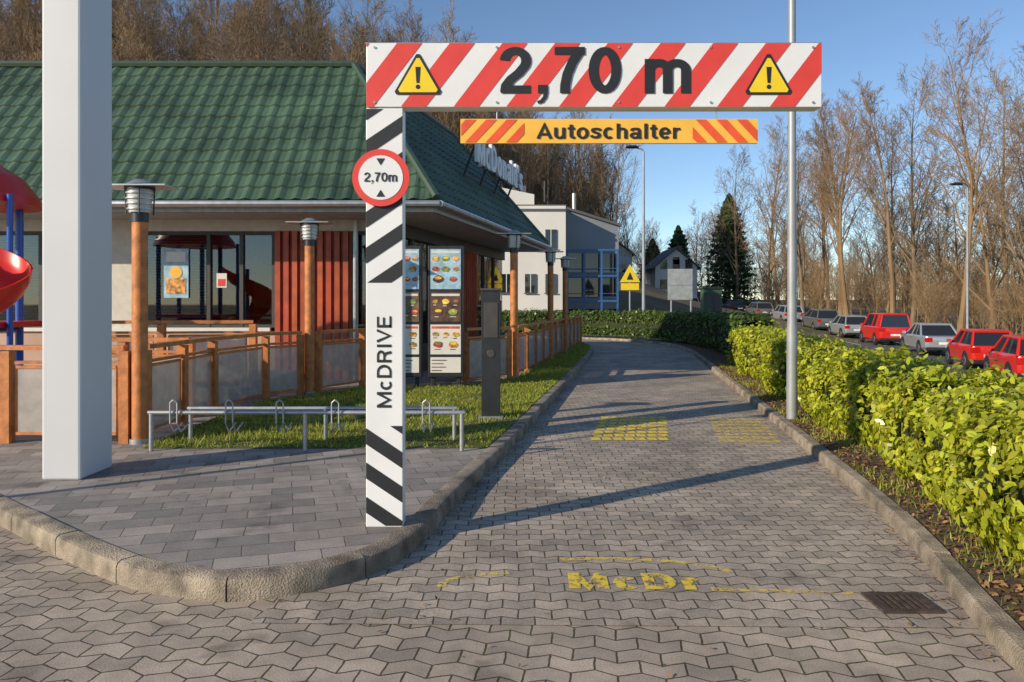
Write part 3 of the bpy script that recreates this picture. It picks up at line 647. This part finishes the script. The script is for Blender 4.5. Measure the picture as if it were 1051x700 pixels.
# ------------------------------------------------------------------ hedges
def hedge(path,hw,top,nleaf,size,kl_,name,base=.08,seed=0,lump=.12):
    P=catmull(path,.1); L=np.concatenate([[0],np.cumsum(np.linalg.norm(np.diff(P,axis=0),axis=1))]); T=np.gradient(P,axis=0); T/=np.linalg.norm(T,axis=1)[:,None]
    r=np.random.default_rng(seed); e=empty(name,(P[0][0],P[0][1],base))
    n=nleaf; s=r.uniform(0,L[-1],n); th=r.uniform(-.9,np.pi+.9,n); f=r.uniform(.78,1.08,n)**.8
    lum=1+lump*(np.sin(s*2.1+seed)+.7*np.sin(s*5.3+th*3+1)+.6*np.sin(s*11+th*7))
    c=np.sign(np.cos(th))*np.abs(np.cos(th))**.5; q=np.sign(np.sin(th))*np.abs(np.sin(th))**.5
    H=(top-base)/2; lat=hw*c*lum*f; z=base+H+H*q*f*(1+(lum-1)*.6)
    st=r.random(n)<.035; z=np.where(st&(q>.7),z+r.uniform(.02,.16,n),z)
    px=np.interp(s,L,P[:,0]);py=np.interp(s,L,P[:,1]);tx=np.interp(s,L,T[:,0]);ty=np.interp(s,L,T[:,1])
    Q=np.stack([px+ty*lat,py-tx*lat,z],1); Nn=np.stack([ty*c,-tx*c,q+.45],1); Nn/=np.linalg.norm(Nn,axis=1)[:,None]
    Q=Q[z>base+.02]; Nn=Nn[z>base+.02]
    fastmesh('foliage',leaves(Q,Nn,size,.6),6,kl_,e)
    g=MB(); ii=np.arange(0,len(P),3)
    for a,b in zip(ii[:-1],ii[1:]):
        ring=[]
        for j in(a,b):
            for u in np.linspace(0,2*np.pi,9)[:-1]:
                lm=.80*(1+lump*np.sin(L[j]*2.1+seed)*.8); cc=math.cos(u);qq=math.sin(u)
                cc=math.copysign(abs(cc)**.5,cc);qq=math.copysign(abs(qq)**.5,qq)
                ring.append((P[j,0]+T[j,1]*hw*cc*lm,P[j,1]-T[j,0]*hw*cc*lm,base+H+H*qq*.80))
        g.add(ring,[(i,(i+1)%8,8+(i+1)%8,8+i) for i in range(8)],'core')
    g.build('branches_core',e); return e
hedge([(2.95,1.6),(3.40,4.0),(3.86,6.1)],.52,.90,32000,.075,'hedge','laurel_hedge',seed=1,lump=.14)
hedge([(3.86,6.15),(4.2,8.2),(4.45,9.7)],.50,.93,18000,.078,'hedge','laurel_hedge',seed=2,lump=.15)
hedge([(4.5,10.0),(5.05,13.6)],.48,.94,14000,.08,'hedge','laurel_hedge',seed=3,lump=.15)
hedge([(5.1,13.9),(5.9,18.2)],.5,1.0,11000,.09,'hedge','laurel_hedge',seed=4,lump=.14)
hedge([(6.2,18.9),(6.95,24),(6.8,28.6),(5.4,32.6),(2.6,35),(-2,36)],.55,1.25,16000,.12,'hedge_shaded','far_hedge',seed=5,lump=.05)  # hedge round the bend, its shade painted into the leaf colour
# ------------------------------------------------------------------ trees
def tree_mesh(name,seed,H,counts=(15,7,5,4),start=.28,spread=1.0,k='bark',tw=.012,crown=.42):
    R=random.Random(seed); Vs=[];Fs=[]
    def tube(pts,rs,n):
        o=len(Vs)
        for i,p in enumerate(pts):
            d=(pts[min(i+1,len(pts)-1)]-pts[max(i-1,0)]).normalized(); u=d.orthogonal().normalized(); w=d.cross(u)
            for j in range(n):
                a=6.2832*j/n; q=p+(u*math.cos(a)+w*math.sin(a))*rs[i]; Vs.append((q.x,q.y,q.z))
        for i in range(len(pts)-1):
            for j in range(n): Fs.append((o+i*n+j,o+i*n+(j+1)%n,o+(i+1)*n+(j+1)%n,o+(i+1)*n+j))
    nseg=[9,5,4,3,2]; sides=[8,5,4,3,3]; wob=[.045,.13,.18,.25,.3]; up=[.05,.11,.08,.05,.03]
    def grow(p,d,L,r,lv):
        n=nseg[lv]; pts=[p.copy()];rs=[r]; ds=[d]
        for i in range(n):
            d=(d+Vector((R.gauss(0,wob[lv]),R.gauss(0,wob[lv]),R.gauss(0,wob[lv])*.5+up[lv]))).normalized()
            p=p+d*L/n; pts.append(p.copy()); ds.append(d.copy()); rs.append(max(tw*.6,r*(1-.88*(i+1)/n)))
        if lv==0: rs[0]*=1.35
        tube(pts,rs,sides[lv])
        if lv>=len(counts): return
        nc=counts[lv]
        for c in range(nc):
            t=(start+(1-start)*(c+R.random())/nc) if lv==0 else (.22+.78*(c+R.random())/nc)
            f=min(t,.999)*n; i=int(f); q=pts[i].lerp(pts[i+1],f-i); dd=ds[i+1]; rad=rs[i]+(rs[i+1]-rs[i])*(f-i)
            o=dd.orthogonal().normalized(); o.rotate(Matrix.Rotation(R.uniform(0,6.28),3,dd))
            an=(R.uniform(.45,.9) if lv==0 else R.uniform(.4,.9))*spread
            nd=(dd*math.cos(an)+o*math.sin(an)).normalized()
            if lv==0: Lc=H*crown*(1-.62*((t-start)/(1-start)))*R.uniform(.7,1.15)
            else: Lc=L*R.uniform(.38,.62)*(1-.35*t)
            grow(q,nd,Lc,max(tw,min(rad*.5,Lc*.019)),lv+1)
    grow(Vector((0,0,-.3)),Vector((0,0,1)),H,H*.0115,0)
    me=D.meshes.new(name); me.from_pydata(Vs,[],Fs); me.materials.append(M[k]); me.update(); return me
TR=[tree_mesh('bare_tree_a',1,17,(18,8,5,4),.2,k='bark'),tree_mesh('bare_tree_b',2,19,(20,8,5,4),.3,.85,'bark2'),tree_mesh('bare_tree_c',3,16,(17,9,5,4),.15,.95,'bark'),
    tree_mesh('bare_tree_d',4,18,(20,8,5,4),.35,.75,'bark2',crown=.32),tree_mesh('bare_tree_e',5,15,(18,8,5,4),.12,1.1,'bark2')]
WT=[tree_mesh('woodland_tree_a',21,17,(18,8,6),.15,1.0,'bark',.022),tree_mesh('woodland_tree_b',22,18,(20,8,6),.25,.85,'bark2',.022),tree_mesh('woodland_tree_c',23,15,(18,9,6),.1,1.0,'bark2',.022),tree_mesh('woodland_tree_d',24,18,(20,8,6),.3,.8,'bark',.022)]
SH=tree_mesh('bare_shrub',9,5,(16,7,5),.05,1.0,'bark2',tw=.010,crown=.75)
def put(me,name,x,y,s=1,par=None,z=None):
    o=D.objects.new(name,me); o.location=(x,y,terr(x,y) if z is None else z); o.rotation_euler=(0,0,random.uniform(0,6.28)); o.scale=(s,s,s*random.uniform(.92,1.1)); COL.objects.link(o)
    if par: o.parent=par
    return o
for x,y,i,s in((28.5,41,0,.95),(32.5,45,2,1.0),(30.2,50,1,.95),(34.5,53,4,1.05),(29.8,58,3,1.0),(33.5,62,0,1.05),(30.3,67,1,1.05),(29.5,75,2,1.15),(33,79,3,1.1),(29.8,86,4,1.2),(29.3,97,0,1.15),(33.5,93,1,1.1),(38.5,52,2,1.0),(40,60,1,1.05),(37.5,46,3,.95),(31.5,36.5,4,.9),(31.5,71,3,1.1),(28.6,63,1,.9),(35.5,69,0,1.05),(36,84,2,1.2)):
    put(TR[i],'bare_tree',x,y,s)
wl=empty('distant_woodland')
R=random.Random(11); cnt=0
while cnt<340:
    y=R.uniform(48,135); x=R.uniform(-85,26)
    if x>rc(y)-12 or (x>-3 and y<66 and x<14): continue
    if x/y<-.76 or (x/y>-.2 and y<60): continue
    if y>100 and x/y<-.2: continue
    put((TR[R.randrange(5)] if R.random()<.25 else WT[R.randrange(4)]),'woodland_tree',x,y,R.uniform(.55,.85),wl); cnt+=1
for _ in range(40):
    y=R.uniform(48,140); x=rc(y)+R.uniform(9,40); put(WT[R.randrange(4)],'woodland_tree',x,y,R.uniform(.6,.95),wl)
for _ in range(80):
    y=R.uniform(125,190); x=R.uniform(0,115); put(WT[R.randrange(4)],'woodland_tree',x,y,R.uniform(.6,.9),wl)
us=empty('undergrowth')
for _ in range(120):
    y=R.uniform(34,100); x=rc(y)+R.uniform(5.5,24); put(SH,'shrub',x,y,R.uniform(.45,1.0),us)
for _ in range(90):
    y=R.uniform(60,150); x=rc(y)+R.uniform(8,75); put(SH,'shrub',x,y,R.uniform(.8,1.5),us)
for _ in range(110):
    y=R.uniform(46,110); x=R.uniform(-60,rc(y)-10)
    if (x>-3 and y<66 and x<14) or (x/y>-.2 and y<60): continue
    put(SH,'shrub',x,y,R.uniform(.7,1.4),us)
def budtree(x,y,H,W,name='budding_tree'):
    e=empty(name,(x,y,terr(x,y))); o=put(TR[2],'trunk_and_branches',x,y,H/16.); parent(o,e)
    n=7000; u=rng.normal(0,1,(n,3)); u/=np.linalg.norm(u,axis=1)[:,None]; r=rng.random(n)**.4
    P=u*r[:,None]*np.array([W/2,W/2,H*.36]); lum=np.sin(P[:,0]*1.3)+np.sin(P[:,1]*1.5+2)+np.sin(P[:,2]*1.2+P[:,0])+rng.normal(0,.4,n); P=P[lum>-.3]
    P+=np.array([x,y,float(terr(x,y))+H*.62]); fastmesh('foliage',leaves(P,np.tile([0,0,1.],(len(P),1)),.18,1.2,.5),6,'budleaf',e)
budtree(-21,52,14,9); budtree(-16.5,52,13,8); budtree(-25.5,53,13,8)
def conifer(x,y,H,W,name='conifer_tree'):
    b=float(terr(x,y)); e=empty(name,(x,y,b)); g=MB(); g.cyl((x,y,b-.2),(x,y,b+H*.97),W*.03,.02,10,'bark'); g.build('trunk',e)
    n=16000; t=rng.random(n)**.8; tier=(t*19)%1; rr=(1-t)**.65*W/2*(.72+.38*tier)*rng.random(n)**.3
    an=rng.uniform(0,6.28,n); k=.82+.18*np.sin(an*5+t*40)+.12*np.sin(an*3+9*t); P=np.stack([x+rr*k*np.cos(an),y+rr*k*np.sin(an),b+H*(.03+.97*t)-rr*.22],1)
    Nn=np.stack([np.cos(an)*.5,np.sin(an)*.5,np.ones(n)*.8],1); fastmesh('foliage',leaves(P,Nn,.45,.5,.32),6,'conifer',e)
conifer(29.3,100,15,9.5); conifer(26.5,118,12,8); conifer(20.5,108,8,5.5); conifer(-33,60,14,8); conifer(-9.5,66,13,8)
# ------------------------------------------------------------------ background buildings
e=empty('commercial_building',(3,46,0)); g=MB()
g.box(-1.2,2.9,40,52,-.1,6.9,'bwhite'); g.add([(-1.2,40,6.9),(1.2,40,6.9),(1.2,52,6.9),(-1.2,52,6.9),(-1.2,40,8.0),(1.2,40,7.5),(1.2,52,7.5),(-1.2,52,8.0)],[(0,1,5,4),(1,2,6,5),(2,3,7,6),(3,0,4,7),(4,5,6,7)],'bwhite')
g.box(-1.0,2.93,39.94,40.0,6.6,6.72,'slate'); g.box(2.92,6.05,42,54,-.1,4.6,'bgrey')
g.add([(2.92,42,4.6),(6.05,42,4.6),(6.05,54,4.6),(2.92,54,4.6),(2.92,42,7.0),(6.05,42,6.0),(6.05,54,6.0),(2.92,54,7.0)],[(0,1,5,4),(1,2,6,5),(2,3,7,6),(3,0,4,7),(4,5,6,7)],'bgrey')
g.obox((2.85,42.0-.06),(6.2,42-.06),.25,7.0,7.15,'slate',5.95,6.1)
g.box(-1.22,2.95,39.98,52,6.901,6.95,'slate')
g.build('walls_and_roof',e)
g=MB()
for x in(3.1,4.05,5.0,5.9): g.box(x-.05,x+.05,41.3,41.4,-.1,4.6,'bblue')
for z in(1.7,3.1,4.55): g.box(3.05,5.95,41.28,41.42,z,z+.09,'bblue')
for z in(1.95,2.15,3.35,3.55): g.box(3.05,5.95,41.33,41.36,z,z+.03,'bblue')
for z in(.2,1.95,3.35):
    for x in(3.2,4.15,5.1): g.box(x,x+.8,41.94,41.99,z,z+1.1,'glass')
for x in(-.6,.7,1.8): g.box(x,x+.6,39.93,39.99,4.6,5.6,'glass'); g.box(x,x+.6,39.93,39.99,2.2,3.2,'glass')
for x in(-.6,.7,1.8):
    for z in(4.6,2.2): g.box(x-.06,x+.66,39.90,39.929,z-.08,z-.02,'slate'); g.box(x+.28,x+.32,39.92,39.929,z,z+1.0,'bwhite')
g.build('windows_and_balcony_frame',e)
g=MB(); g.cyl((3.6,43,7),(3.6,43,8.0),.12,n=10,k='steel'); g.box(0,.8,42,43,7.6,8.3,'slate'); g.cyl((1.8,41,6.9),(1.8,41,8.4),.05,n=8,k='dark'); g.build('chimney_and_vents',e)
def house(x,y,w,d,h,rh,name='white_house'):
    b=float(terr(x,y)); e=empty(name,(x,y,b)); g=MB(); g.box(x-w/2,x+w/2,y-d/2,y+d/2,b-1,b+h,'bwhite')
    g.add([(x-w/2,y-d/2,b+h),(x+w/2,y-d/2,b+h),(x,y-d/2,b+h+rh-.1),(x-w/2,y+d/2,b+h),(x+w/2,y+d/2,b+h),(x,y+d/2,b+h+rh-.1)],[(0,1,2),(3,5,4)],'bwhite'); g.build('walls',e)
    g=MB()
    for s in(-1,1): g.add([(x,y-d/2-.4,b+h+rh),(x+s*(w/2+.4),y-d/2-.4,b+h-.35),(x+s*(w/2+.4),y+d/2+.4,b+h-.35),(x,y+d/2+.4,b+h+rh),(x,y-d/2-.4,b+h+rh+.2),(x+s*(w/2+.4),y-d/2-.4,b+h-.15),(x+s*(w/2+.4),y+d/2+.4,b+h-.15),(x,y+d/2+.4,b+h+rh+.2)],[(0,1,2,3),(4,5,6,7),(0,1,5,4),(1,2,6,5),(2,3,7,6)],'slate')
    g.build('roof',e); g=MB()
    for z in(.8,3.3):
        if z+1.2<h+1:
            for u in(-.3,0,.3): g.box(x+u*w-.45,x+u*w+.45,y-d/2-.03,y-d/2-.01,b+z,b+z+1.2,'glass')
    g.box(x-.4,x+.4,y-d/2-.03,y-d/2-.01,b+h+.3,b+h+1.2,'glass'); g.box(x+w*.2,x+w*.2+.6,y,y+.6,b+h,b+h+rh+.6,'hroof'); g.build('windows',e)
house(20.4,96,5.2,8,3.6,2.3); house(14.0,112,7,8,3.6,2.6)
# ------------------------------------------------------------------ small roadside things
g=MB(); 
for x in(6.45,7.25): g.cyl((x,30,-.1),(x,30,3.0),.035,n=8,k='pole')
g.box(6.3,7.3,29.94,29.97,1.75,3.0,'sgrey'); g.box(6.33,7.27,29.93,29.938,2.32,2.36,'pole'); g.build('traffic_sign')
g=MB(); g.cyl((5.25,33,-.1),(5.25,33,3.0),.035,n=8,k='pole'); g.add([(4.8,32.95,2.55),(5.7,32.95,2.55),(5.25,32.95,3.35)],[(0,1,2)],'yellow'); g.add([(5.1,32.94,2.66),(5.4,32.94,2.66),(5.25,32.94,3.0)],[(0,1,2)],'black'); g.box(4.85,5.65,32.94,32.97,2.2,2.5,'yellow'); g.add([(4.8,32.97,2.55),(5.7,32.97,2.55),(5.25,32.97,3.35)],[(0,2,1)],'sgrey'); g.build('warning_sign')
g=MB(); g.box(7.3,8.0,28.2,28.7,-.1,2.15,'cabgreen'); g.box(7.25,8.05,28.15,28.75,2.152,2.22,'dark'); g.box(7.36,7.63,28.18,28.198,.2,2.0,'frame'); g.box(7.67,7.94,28.18,28.198,.2,2.0,'frame'); g.build('utility_cabinet',bevel=.01)
g=MB()
for i in range(7): g.box(1.932+i*.036,1.952+i*.036,3.80,3.98,.006,.018,'rust')
g.box(1.89,2.20,3.765,3.797,.005,.019,'rust'); g.box(1.89,2.20,3.983,4.015,.005,.019,'rust'); g.box(1.89,1.925,3.797,3.983,.005,.0185,'rust'); g.box(2.172,2.20,3.797,3.983,.005,.0185,'rust'); g.box(1.925,2.172,3.797,3.983,.0045,.0062,'black')
g.build('drain_grate')
e=empty('ground_marking',(1,5,.008))
text('McDr',.74,.27,(.69,4.19,.0085),(0,0,-.03),'wornyel','letters',e,weight=.22)
g=MB()
for a0,a1,cx,cy,rx,ry,k in((2.0,3.3,.25,4.15,.62,.18,'wornyel3'),(.3,1.9,.55,4.25,.75,.30,'wornyel3')):
    q=[(a0+(a1-a0)*i/14) for i in range(15)]
    for u,v in zip(q[:-1],q[1:]):
        g.add([(cx+rx*math.cos(u),cy+ry*math.sin(u),.0082),(cx+(rx+.05)*math.cos(u),cy+(ry+.05)*math.sin(u),.0082),(cx+(rx+.05)*math.cos(v),cy+(ry+.05)*math.sin(v),.0082),(cx+rx*math.cos(v),cy+ry*math.sin(v),.0082)],[(0,1,2,3)],k)
g.add([(1.1,4.06,.0082),(1.9,4.0,.0082),(1.9,4.04,.0082),(1.1,4.11,.0082)],[(0,1,2,3)],'wornyel3')
for cx,w,y0,k in((1.38,.92,8.55,'wornyel2'),(2.74,.72,8.40,'wornyel3')):
    for i in range(8):
        y=y0+i*.23
        for j in range(7):
            xa=cx-w/2+.045*i+j*w/7; g.add([(xa,y,.0085),(xa+w/7*.82,y,.0085),(xa+w/7*.82,y+.17,.0085),(xa,y+.17,.0085)],[(0,1,2,3)],k)
g.build('marking_lines',e)
# ------------------------------------------------------------------ cars
def carpaint(n,c,metal=.0):
    M['cp_'+n]=mat('car_paint_'+n,c,.3,metal,var=.03,spec=.5,coat=.6); return 'cp_'+n
def car(d,col,L=4.1,W=1.75,H=1.48,kind='hatch',name='car',off=0):
    g=MB(); k=col; hw=W/2; belt=.62*H
    if kind=='van': belt=.58*H
    hood=.5*H
    st=[(-L/2,belt-.06,.82,.42),(-L/2+.06,belt,.92,.30),(-L/2+.5,belt+.02,1,.22),(-L*.1,belt,1,.2),(L*.18,belt-.02,1,.2),(L*.28,hood+.18,.99,.2),(L*.42,hood+.06,.94,.22),(L/2-.06,hood-.08,.86,.28),(L/2,hood-.2,.75,.36)]
    ring=lambda y,zt,f,zb:[(-.88*hw*f,y,zb),(.88*hw*f,y,zb),(hw*f,y,zb+.12),(hw*f,y,(zb+zt)/2+.1),(hw*f*.985,y,zt-.07),(hw*f*.92,y,zt),(-hw*f*.92,y,zt),(-hw*f*.985,y,zt-.07),(-hw*f,y,(zb+zt)/2+.1),(-hw*f,y,zb+.12)]
    V=[p for s in st for p in ring(*s)]; n=10
    F=[(j*n+i,j*n+(i+1)%n,(j+1)*n+(i+1)%n,(j+1)*n+i) for j in range(len(st)-1) for i in range(n)]+[tuple(range(n-1,-1,-1)),tuple(range((len(st)-1)*n,len(st)*n))]
    g.add(V,F,k)
    yr,yr2={'hatch':(-L/2+.06,-L/2+.42),'wagon':(-L/2+.06,-L/2+.40),'van':(-L/2+.04,-L/2+.14),'sedan':(-L/2+.75,-L/2+1.35),'suv':(-L/2+.06,-L/2+.38)}[kind]
    yf,yf2=L*.24,L*.04
    if kind=='van': yf,yf2=L*.27,L*.13
    zb=belt-.03; b=[(-hw*.9,yr,zb),(hw*.9,yr,zb),(hw*.9,yf,zb-.02),(-hw*.9,yf,zb-.02)]; z2=H-.05
    r=[(-hw*.72,yr2,z2),(hw*.72,yr2,z2),(hw*.72,yf2,z2),(-hw*.72,yf2,z2)]; r3=[(-hw*.62,yr2+.12,H),(hw*.62,yr2+.12,H),(hw*.62,yf2-.15,H),(-hw*.62,yf2-.15,H)]
    g.add(b+r,[(0,1,5,4),(1,2,6,5),(2,3,7,6),(3,0,4,7)],'carglass'); g.add(r+r3,[(0,1,5,4),(1,2,6,5),(2,3,7,6),(3,0,4,7),(4,5,6,7)],k)
    for i in range(4): g.cyl(b[i],r[i],.06,.045,6,k)
    for i,j in((0,1),(1,2),(2,3),(3,0)): g.cyl(r[i],r[j],.05,n=6,k=k)
    for s in(-1,1):
        for f in((.36,.62) if kind!='van' else (.5,.2)):
            p=Vector(b[0 if s<0 else 1]).lerp(Vector(b[3 if s<0 else 2]),f); q=Vector(r[0 if s<0 else 1]).lerp(Vector(r[3 if s<0 else 2]),f); g.cyl(p,q,.035,n=6,k='dark' if f<.6 and kind!='van' else k)
        if kind=='van':
            A=[Vector(b[0 if s<0 else 1]),Vector(r[0 if s<0 else 1])]; Bq=[A[0].lerp(Vector(b[3 if s<0 else 2]),.30),A[1].lerp(Vector(r[3 if s<0 else 2]),.30)]
            o=Vector((s*.012,0,0)); g.add([A[0]+o,Bq[0]+o,Bq[1]+o,A[1]+o],[(0,1,2,3)],k)
        for yw in(-L*.31,L*.31):
            g.cyl((s*(hw-.12),yw,.33),(s*(hw+.006),yw,.33),.375,n=24,k='rubber'); g.cyl((s*(hw-.15),yw,.31),(s*(hw+.015),yw,.31),.31,n=24,k='rubber'); g.cyl((s*hw,yw,.31),(s*(hw+.025),yw,.31),.20,.18,16,'rim')
            for q in range(5):
                a=q*1.2566; g.box(-.02,.02,-.02,.02,0,.18,'dark',Matrix.Translation((s*(hw+.012),yw,.31))@Matrix.Rotation(a,4,'X'))
        g.box(min(s*hw*.93,s*hw*.60),max(s*hw*.93,s*hw*.60),-L/2-.015,-L/2+.12,belt-.26,belt-.06,'tail')
        g.box(min(s*hw*.9,s*hw*.6),max(s*hw*.9,s*hw*.6),L/2-.14,L/2-.02,hood-.16,hood-.04,'lampglass')
        g.box(min(s*(hw+.02),s*(hw+.17)),max(s*(hw+.02),s*(hw+.17)),yf-.35,yf-.24,belt,belt+.12,k)
        g.box(min(s*(hw+.001),s*(hw+.006)),max(s*(hw+.001),s*(hw+.006)),-.2,-.05,belt-.14,belt-.11,'dark')
    g.box(-.26,.26,-L/2-.02,-L/2+.05,.52,.63,'plate'); g.box(-hw*.86,hw*.86,-L/2-.04,-L/2+.2,.27,.40,'dark'); g.box(-hw*.80,hw*.80,-L/2-.03,-L/2+.1,.40,.50,k); g.box(-.5,.5,L/2-.05,L/2+.01,.3,.45,'dark')
    o=g.build(name,smooth=True,bevel=.012)
    xx=float(rc(d))+off; hd=math.atan2(float(rc(d+2)-rc(d-2)),4); sl=math.atan2(float(rz(d+2)-rz(d-2)),4)
    o.location=(xx,d,float(rz(d))+0.0); o.rotation_euler=(sl,0,-hd); return o
R_=carpaint('red',(.62,.02,.012)); S_=carpaint('silver',(.46,.48,.50),.5); G_=carpaint('grey',(.18,.185,.18),.4); W_=carpaint('white',(.75,.75,.75)); K_=carpaint('black',(.02,.022,.028)); B_=carpaint('blue',(.03,.05,.14))
car(24.6,R_,3.8,1.7,1.5,'hatch'); car(29.6,R_,3.7,1.66,1.5,'hatch'); car(36.3,S_,4.4,1.78,1.45,'sedan'); car(44,R_,4.2,1.82,1.78,'van')
car(50.6,S_,4.0,1.7,1.5,'hatch'); car(57,G_,4.4,1.82,1.62,'suv'); car(65.5,S_,4.2,1.75,1.48,'wagon'); car(73.5,G_,4.2,1.75,1.5,'hatch'); car(82,K_,4.4,1.78,1.45,'sedan'); car(95,R_,4.6,1.9,1.9,'van')
car(88,W_,4.2,1.75,1.48,'hatch',off=-3.6)
# ------------------------------------------------------------------ light, sky, camera
EL=math.radians(22); sd=Vector((-.83,-.56,0)).normalized()
sun=D.lights.new('sun','SUN'); sun.energy=5.0; sun.angle=math.radians(.53); sun.color=(1,.87,.68)
so=D.objects.new('sun',sun); COL.objects.link(so); dirv=-(sd*math.cos(EL)+Vector((0,0,math.sin(EL)))); so.rotation_euler=dirv.to_track_quat('-Z','Y').to_euler(); so.location=(-20,-14,20)
w=D.worlds.new('World'); SC.world=w; w.use_nodes=True; nt=w.node_tree; bg=nt.nodes['Background']
sky=nt.nodes.new('ShaderNodeTexSky'); sky.sky_type='NISHITA'; sky.sun_disc=False; sky.sun_elevation=EL; sky.sun_rotation=math.atan2(sd.x,sd.y)
sky.air_density=1.0; sky.dust_density=.0; sky.ozone_density=3.0; sky.altitude=900
nt.links.new(sky.outputs[0],bg.inputs[0]); bg.inputs[1].default_value=.15
cam=D.cameras.new('camera'); co=D.objects.new('camera',cam); COL.objects.link(co); co.location=(0,0,1.58); co.rotation_euler=(math.pi/2,0,0)
cam.sensor_width=36; cam.lens=36*760/1051; cam.shift_y=-38/1051; cam.clip_end=6000; cam.clip_start=.05; SC.camera=co
SC.view_settings.view_transform='Standard'; SC.view_settings.look='None'; SC.view_settings.exposure=0
